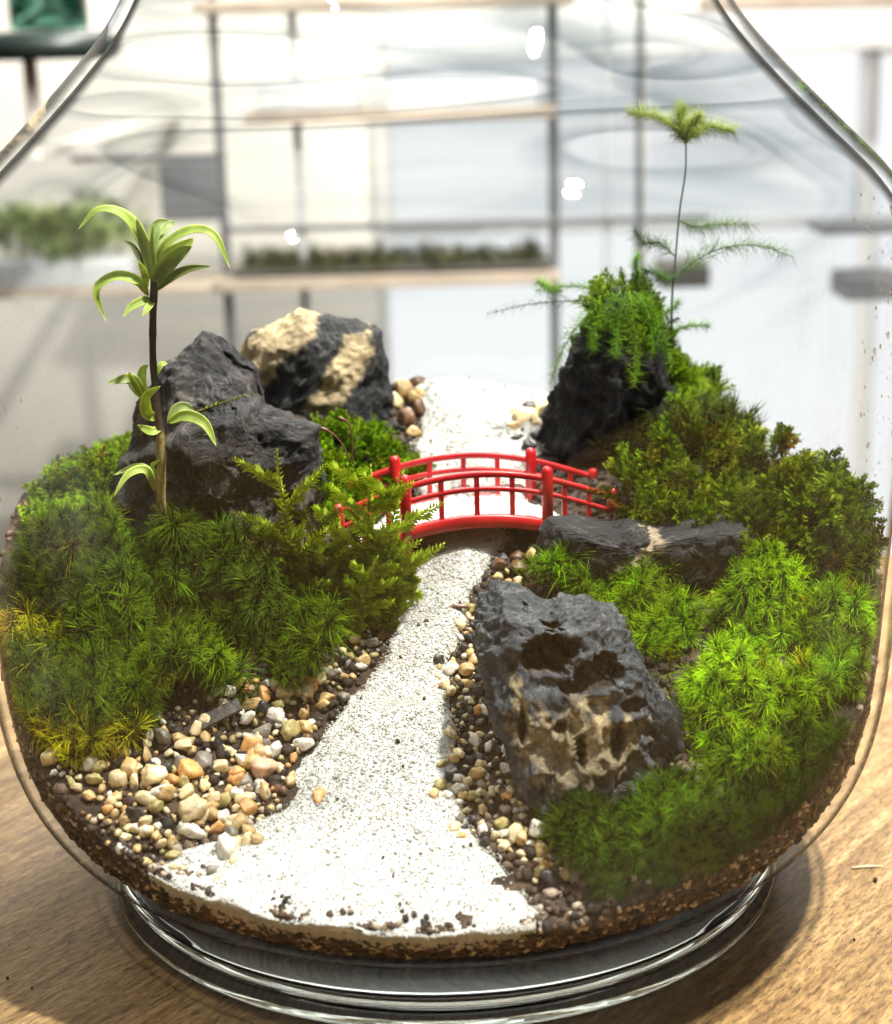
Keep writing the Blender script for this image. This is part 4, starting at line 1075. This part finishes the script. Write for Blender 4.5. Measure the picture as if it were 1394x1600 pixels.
gf = np.random.default_rng(17)
fstem([(1046, 700), (1047, 620), (1050, 540), (1050, 470), (1056, 400), (1062, 330), (1071, 270), (1072, 225)], .04, .022)
fstem([(985, 700), (985, 600), (990, 520), (992, 450), (996, 405)], .04, .025, dy_=-.6)
GR = (.20, .42, .015); GP = (.42, .52, .07); GD = (.13, .26, .04)
frond([(1072, 222), (1050, 195), (1015, 180), (982, 178)], .5, 2.6, GP, gf, 0, -.8, .5)
frond([(1072, 222), (1095, 200), (1125, 200), (1148, 206)], .5, 2.6, GP, gf, 0, .6, .5)
frond([(1072, 225), (1068, 200), (1062, 182), (1070, 168)], .5, 2.8, GP, gf, 0, -.4, .6)
frond([(1072, 225), (1075, 205), (1085, 190), (1095, 180)], .5, 2.6, GP, gf, 0, -1.4, .6)
frond([(1062, 345), (1090, 355), (1130, 350), (1180, 352)], .55, 1.2, GD, gf, 0, .5, .5)
frond([(1050, 440), (1090, 405), (1140, 385), (1190, 385), (1240, 402)], .6, 1.2, GD, gf, 0, -.4, .9)
frond([(1055, 400), (1030, 380), (1005, 378), (990, 360)], .55, 1.1, GD, gf, 0, .4, .5)
frond([(1055, 430), (1040, 435), (1015, 425), (1000, 430)], .55, 1.1, GD, gf, 0, -.4, .5)
frond([(996, 440), (996, 425), (992, 410), (998, 398)], .30, 2.4, GR, gf, -.6, -.6, .15)
frond([(960, 470), (920, 450), (870, 448), (835, 455)], .40, .8, GR, gf, 0, -.3, .5)
frond([(880, 455), (860, 452), (850, 445), (840, 440)], .34, 1.4, GR, gf, .2, .2, .3)
frond([(960, 470), (900, 470), (830, 475), (760, 490)], .36, .35, (.16, .22, .12), gf, .3, .5, .5)
frond([(950, 470), (910, 500), (880, 545), (858, 600)], .50, 1.1, GR, gf, -.8, -1.9, .45)
frond([(985, 460), (990, 510), (995, 560), (990, 605)], .50, 1.7, (.28, .48, .02), gf, -1.4, -2.6, .5)
frond([(1000, 460), (1025, 500), (1040, 540), (1050, 580)], .45, 1.4, GR, gf, -1.0, -2.3, .5)
frond([(970, 455), (950, 480), (930, 520), (925, 550)], .45, 1.4, GR, gf, -1.2, -2.2, .5)
frond([(985, 455), (970, 490), (965, 530), (960, 560)], .45, 1.3, GR, gf, -1.2, -2.4, .5)
frond([(990, 455), (1010, 480), (1020, 520), (1020, 560)], .45, 1.4, GR, gf, -1.2, -2.4, .5)
frond([(1050, 520), (1070, 510), (1095, 508), (1110, 510)], .34, .9, GR, gf, 0, 0, .3)
frond([(1048, 505), (1040, 490), (1055, 480), (1060, 470)], .34, .9, GR, gf, 0, 0, .3)

# ------------------------------------------------------------------ the little red bridge
AL = math.radians(8); yb = .5
C0 = at(737, 822, yb); C0[1] += 1.2
gz = H(C0[0], C0[1]); bz = C0[2] - gz                        # deck height over the sand
br = thing('toy_bridge', 'small red arched toy bridge with white plank deck over the sand path', 'bridge', (C0[0], C0[1], gz), AL)
HW, UM, UE = 1.2, 2.02, 3.9


def arch(u):
    u = np.abs(u); return np.where(u < UM, .27 * (1 - (u / UM) ** 2), -.62 * ((u - UM) / (UE - UM)) ** 1.15)


def bpart(name, V, F, mat='red', smooth=True): return obj(name, mesh(name, V, F, M[mat], smooth=smooth), br)


def beam(u0, u1, v, z0, hgt, wid, n=16):
    """curved beam following the arch"""
    u = np.linspace(u0, u1, n); zc = bz + arch(u) + z0; V = []
    e = min(hgt, wid) * .22; h2, w2 = hgt / 2, wid / 2
    sec = [(-w2 + e, -h2), (w2 - e, -h2), (w2, -h2 + e), (w2, h2 - e), (w2 - e, h2), (-w2 + e, h2), (-w2, h2 - e), (-w2, -h2 + e)]
    for a, z in zip(u, zc):
        for (q, r_) in sec: V.append((a, v + q, z + r_))
    V = np.array(V); k = 8; i = np.arange(n - 1)[:, None]; j = np.arange(k)[None]; j2 = (j + 1) % k
    F = np.stack([i * k + j, i * k + j2, (i + 1) * k + j2, (i + 1) * k + j], -1).reshape(-1, 4)
    V = np.vstack([V, V[:k].mean(0), V[-k:].mean(0)]); jj = np.arange(k); c = n * k
    T = np.vstack([np.stack([np.full(k, c), (jj + 1) % k, jj], 1), np.stack([np.full(k, c + 1), (n - 1) * k + jj, (n - 1) * k + (jj + 1) % k], 1)])
    return V, [F, T]


def post(u, v, z0, z1, r):
    p = [(0.001, z0), (r, z0), (r, z1 - r * .9), (r * .86, z1 - r * .35), (r * .5, z1 - .05 * r), (0.001, z1)]; V, F = lathe(p, 20); return V + np.array((u, v, 0)), [F]


for sgn in (-1, 1):
    v = sgn * HW
    bpart('side_beam', *beam(-UE, UE, v, -.13, .38, .22, 40))
    for z0, hh in ((1.22, .18), (.80, .15)):
        bpart('hand_rail' if z0 > 1 else 'mid_rail', *beam(-UE, -UM, v, z0, hh, .14, 12)); bpart('hand_rail' if z0 > 1 else 'mid_rail', *beam(-UM, UM, v, z0, hh, .14, 24)); bpart('hand_rail' if z0 > 1 else 'mid_rail', *beam(UM, UE, v, z0, hh, .14, 12))
    for u in (-UM, UM): bpart('post', *post(u, v, -.4, bz + 1.6, .165))
    for u in (-UE, UE):
        z_e = bz + float(arch(np.array(UE))); bpart('end_post', *post(u, v, min(-.2, z_e - 1.0), z_e + 1.5, .155))
    for u in (-UM / 2, 0, UM / 2, -(UM + UE) / 2 - .25, -(UM + UE) / 2 + .45, (UM + UE) / 2 + .25, (UM + UE) / 2 - .45):
        zz = bz + float(arch(np.array(u))); V, F = box((u, v, zz + .58), (.15, .12, 1.25), None, .03); bpart('baluster', V, F, smooth=False)
V, F = beam(-UE + .05, UE - .05, 0, -.12, .05, 2 * HW - .24, 40); bpart('gap_light_stop', V, F)  # panel added under the planks to stop light leaking through their gaps
us_ = np.linspace(-UE + .15, UE - .15, 29); pwid = us_[1] - us_[0]
for u in us_:
    sl = float((arch(np.array(u + .05)) - arch(np.array(u - .05))) / .1); a = math.atan(sl); R = [(math.cos(a), 0, -math.sin(a)), (0, 1, 0), (math.sin(a), 0, math.cos(a))]
    V, F = box((u, 0, bz + float(arch(np.array(u))) - .03), (pwid * .92, 2 * HW - .2, .08), R, .015); bpart('plank', V, F, 'plank', False)

# ------------------------------------------------------------------ small debris
o = obj('straw_piece', mesh('straw_piece', *tube([(-.45, 0, .05), (0, .01, .06), (.45, -.02, .05)], [.035, .04, .02], 6), M['straw']), None, (at(1355, 1357, 0)[0], 0, 0))
pq = CAM + ray(1355, 1357) * (CAM[2] / -ray(1355, 1357)[2]); o.location = Vector(pq) * S; o.rotation_euler[2] = .1; tag(o, 'pale bit of straw on the table right of the jar', 'straw')
for (x, y, s_, lab) in ((1368, 1378, .09, 'dark crumb next to the straw on the table'), (1335, 1470, .05, 'dark speck low on the table at right'), (12, 1530, .05, 'dark speck on the table at far left'), (50, 1545, .035, 'tiny speck beside the far left one'), (1190, 1345, .05, 'tiny brown speck near the right of the foot')):
    pq = CAM + ray(x, y) * (CAM[2] / -ray(x, y)[2]); o = obj('crumb', mesh('crumb', tiny[0][0] * s_, [tiny[0][1]], M['debris'], np.broadcast_to((.05, .03, .02), tiny[0][0].shape)), None, pq + np.array((0, 0, s_ * .7))); tag(o, lab, 'crumb')
a = ground(712, 965); o = obj('dark_twig', mesh('dark_twig', *tube([(-.35, 0, .1), (0, .02, .16), (.4, 0, .12)], [.05, .06, .03], 6), M['brown']), None, a + np.array((0, 0, .15))); tag(o, 'short dark twig at the sand edge behind the pocked stone', 'twig')
a = ground(600, 935); o = obj('dark_twig', mesh('dark_twig', *tube([(-.5, 0, .1), (0, .05, .2), (.3, 0, .35)], [.02, .03, .015], 6), M['brown']), None, a + np.array((0, -.3, .3))); tag(o, 'thin brown twig sticking out under the feathery shoots', 'twig')

# ------------------------------------------------------------------ what stands behind the jar (soft, out of focus)
def quad_box(x0, y0, x1, y1, Y, d, mat, name, parent=None):
    """box that fills the photo rectangle at distance Y, d deep"""
    xm, ym = (x0 + x1) / 2, (y0 + y1) / 2; xa, xb = at(x0, ym, Y)[0], at(x1, ym, Y)[0]; za, zb = at(xm, y0, Y)[2], at(xm, y1, Y)[2]
    a = np.array((xa, Y, za)); b = np.array((xb, Y, zb)); c = (a + b) / 2; V, F = box((0, 0, 0), (abs(b[0] - a[0]), d, abs(b[2] - a[2])), None, min(.3, abs(b[2] - a[2]) * .1))
    c[1] += d / 2; return obj(name, mesh(name, V, F, M[mat], smooth=False), parent, c if parent is None else c - PO)


PO = np.zeros(3)
V, F = box((0, 150, 0), (420, 3, 320)); wl = obj('wall', mesh('wall', V, F, M['wall']), kind='structure')
WY = 144
PO = at(1100, 300, WY); win = thing('window', 'bright white window with thin grey bars behind the jar at right', 'window', PO)
for x0, x1 in ((610, 862), (875, 1000), (1012, 1338), (1362, 1640)):
    for y0, y1 in ((84, 344), (358, 980)):
        quad_box(x0, y0, x1, y1, WY, .6, 'pane', 'pane', win)
for x0, x1 in ((598, 610), (862, 875), (1000, 1012), (1338, 1362)): quad_box(x0, 60, x1, 1000, WY - 1, 2.5, 'white', 'bar', win)
quad_box(598, 344, 1640, 358, WY - .5, 2.0, 'steel', 'bar', win); quad_box(598, 14, 1640, 84, WY - 2, 3.5, 'white', 'blind', win)
RY = 100
PO = at(600, 470, RY); rack = thing('shelf_rack', 'dark metal shelf rack with wooden boards standing behind the jar', 'shelf')
rack.location = Vector(PO) * S
for x0, x1, m_ in ((345, 358, 'metal'), (466, 478, 'steel'), (860, 874, 'metal'), (946, 956, 'steel'), (995, 1006, 'metal')): quad_box(x0, -120, x1, 900, RY, 1.5, m_, 'upright', rack)
quad_box(345, 346, 1110, 355, RY - .4, 1.0, 'metal', 'cross_bar', rack); quad_box(110, 243, 345, 252, RY - .4, 1.0, 'metal', 'cross_bar', rack)
quad_box(330, 432, 875, 450, RY - 3, 12, 'board', 'shelf_board', rack); quad_box(380, 172, 870, 190, RY - 3, 12, 'board', 'shelf_board', rack); quad_box(300, -6, 900, 12, RY - 3, 12, 'board', 'shelf_board', rack)
quad_box(-80, 453, 344, 464, RY - 3, 12, 'board', 'shelf_board', rack); quad_box(1120, -16, 1700, 8, RY + 20, 12, 'board', 'shelf_board', rack)
gm = np.random.default_rng(8)


def moss_tray(x0, x1, y0, y1, Y, lab, col):
    a = at(x0, y1, Y); b = at(x1, y0, Y); c = np.array(((a[0] + b[0]) / 2, Y + 3, a[2])); r_ = thing('moss_tray', lab, 'tray', c); w_ = b[0] - a[0]; h_ = b[2] - a[2]
    V, F = box((0, 0, h_ * .25), (w_, 6, h_ * .5), None, .15); obj('tray', mesh('tray', V, F, M['tray'], smooth=False), r_)
    n = 150; P = np.stack([gm.uniform(-.47, .47, n) * w_, gm.uniform(-2.6, 2.6, n), np.full(n, h_ * .5) + gm.uniform(0, h_ * .35, n)], 1)
    V, F, C = scatter(STAR, P, gm.uniform(1.0, 1.8, n), np.array(col) * gm.uniform(.6, 1.4, (n, 1)), gm, frame(np.tile((0, -.2, 1.0), (n, 1)) + gm.normal(0, .3, (n, 3)), gm.uniform(0, 6, n))); obj('moss', mesh('moss', V, F, M['moss'], C), r_, kind='stuff')


moss_tray(362, 862, 404, 432, RY - 2, 'long low tray of dark moss on the lower shelf behind the jar', (.085, .085, .03))
for x0, y0, x1, y1, m_, nm, lab, cat in ((250, 252, 342, 345, 'metal', 'storage_box', 'dark box on the rack behind the sapling', 'box'), (400, 132, 560, 172, 'steel', 'storage_box', 'grey box at left on the upper shelf', 'box'), (600, 128, 840, 172, 'steel', 'storage_box', 'wide grey box at right on the upper shelf', 'box'),
                                         (1035, 415, 1110, 450, 'tray', 'storage_box', 'dark low box behind the fern', 'box'), (1322, 432, 1420, 470, 'metal', 'storage_box', 'dark box behind the right rim of the jar', 'box'), (1285, 350, 1410, 366, 'metal', 'storage_box', 'flat dark case above the dark box at right', 'case')):
    tag(quad_box(x0, y0, x1, y1, RY - 1, 6, m_, nm), lab, cat)
# potted plant at far left, blurred green
pp = at(98, 452, RY - 2); pl = thing('trough_plant', 'pale blurred green plants in a low trough behind the left rim of the jar', 'plant', pp)
V, F = box((0, 2.5, 1.2), (11.5, 5, 2.4), None, .3); obj('trough', mesh('trough', V, F, M['steel']), pl)
n = 170; P = gm.normal(0, 1, (n, 3)) * np.array((3.0, 1.2, 1.0)) + np.array((0, 2.5, 4.6)); P[:, 2] = np.maximum(P[:, 2], 2.3)
V, F, C = scatter(STAR, P, gm.uniform(1.0, 2.0, n), np.array((.30, .38, .15)) * gm.uniform(.6, 1.4, (n, 1)), gm); obj('foliage', mesh('foliage', V, F, M['moss'], C), pl, kind='stuff')
# pedestal with dark round top and glass cylinder
pd = at(80, 70, 78); ped = thing('pedestal_stand', 'dark round stand on a short stem holding a glass cylinder at upper left', 'stand', pd)
V, F = lathe([(0.001, -1.0), (4.3, -1.0), (4.9, -.3), (4.7, .5), (3.6, .9), (0.001, 1.0)], 48); obj('round_top', mesh('round_top', V, [F], M['dark']), ped)
V, F = lathe([(0.001, -7.2), (.55, -7.2), (.5, -1.0), (0.001, -1.0)], 20); obj('pole', mesh('pole', V - np.array((1.6, 0, 0)), [F], M['wall']), ped)
Vb, Fb = box((-1.6, 34, -7.4), (1.0, 70, 1.0), None, .1); obj('wall_bracket', mesh('wall_bracket', Vb, Fb, M['wall']), ped)
V, F = lathe([(0.001, 1.02), (2.6, 1.02), (2.7, 1.3), (2.7, 9), (2.5, 9), (2.5, 1.4), (0.001, 1.35)], 40); obj('glass_cylinder', mesh('glass_cylinder', V, [F], M['jarg']), ped)
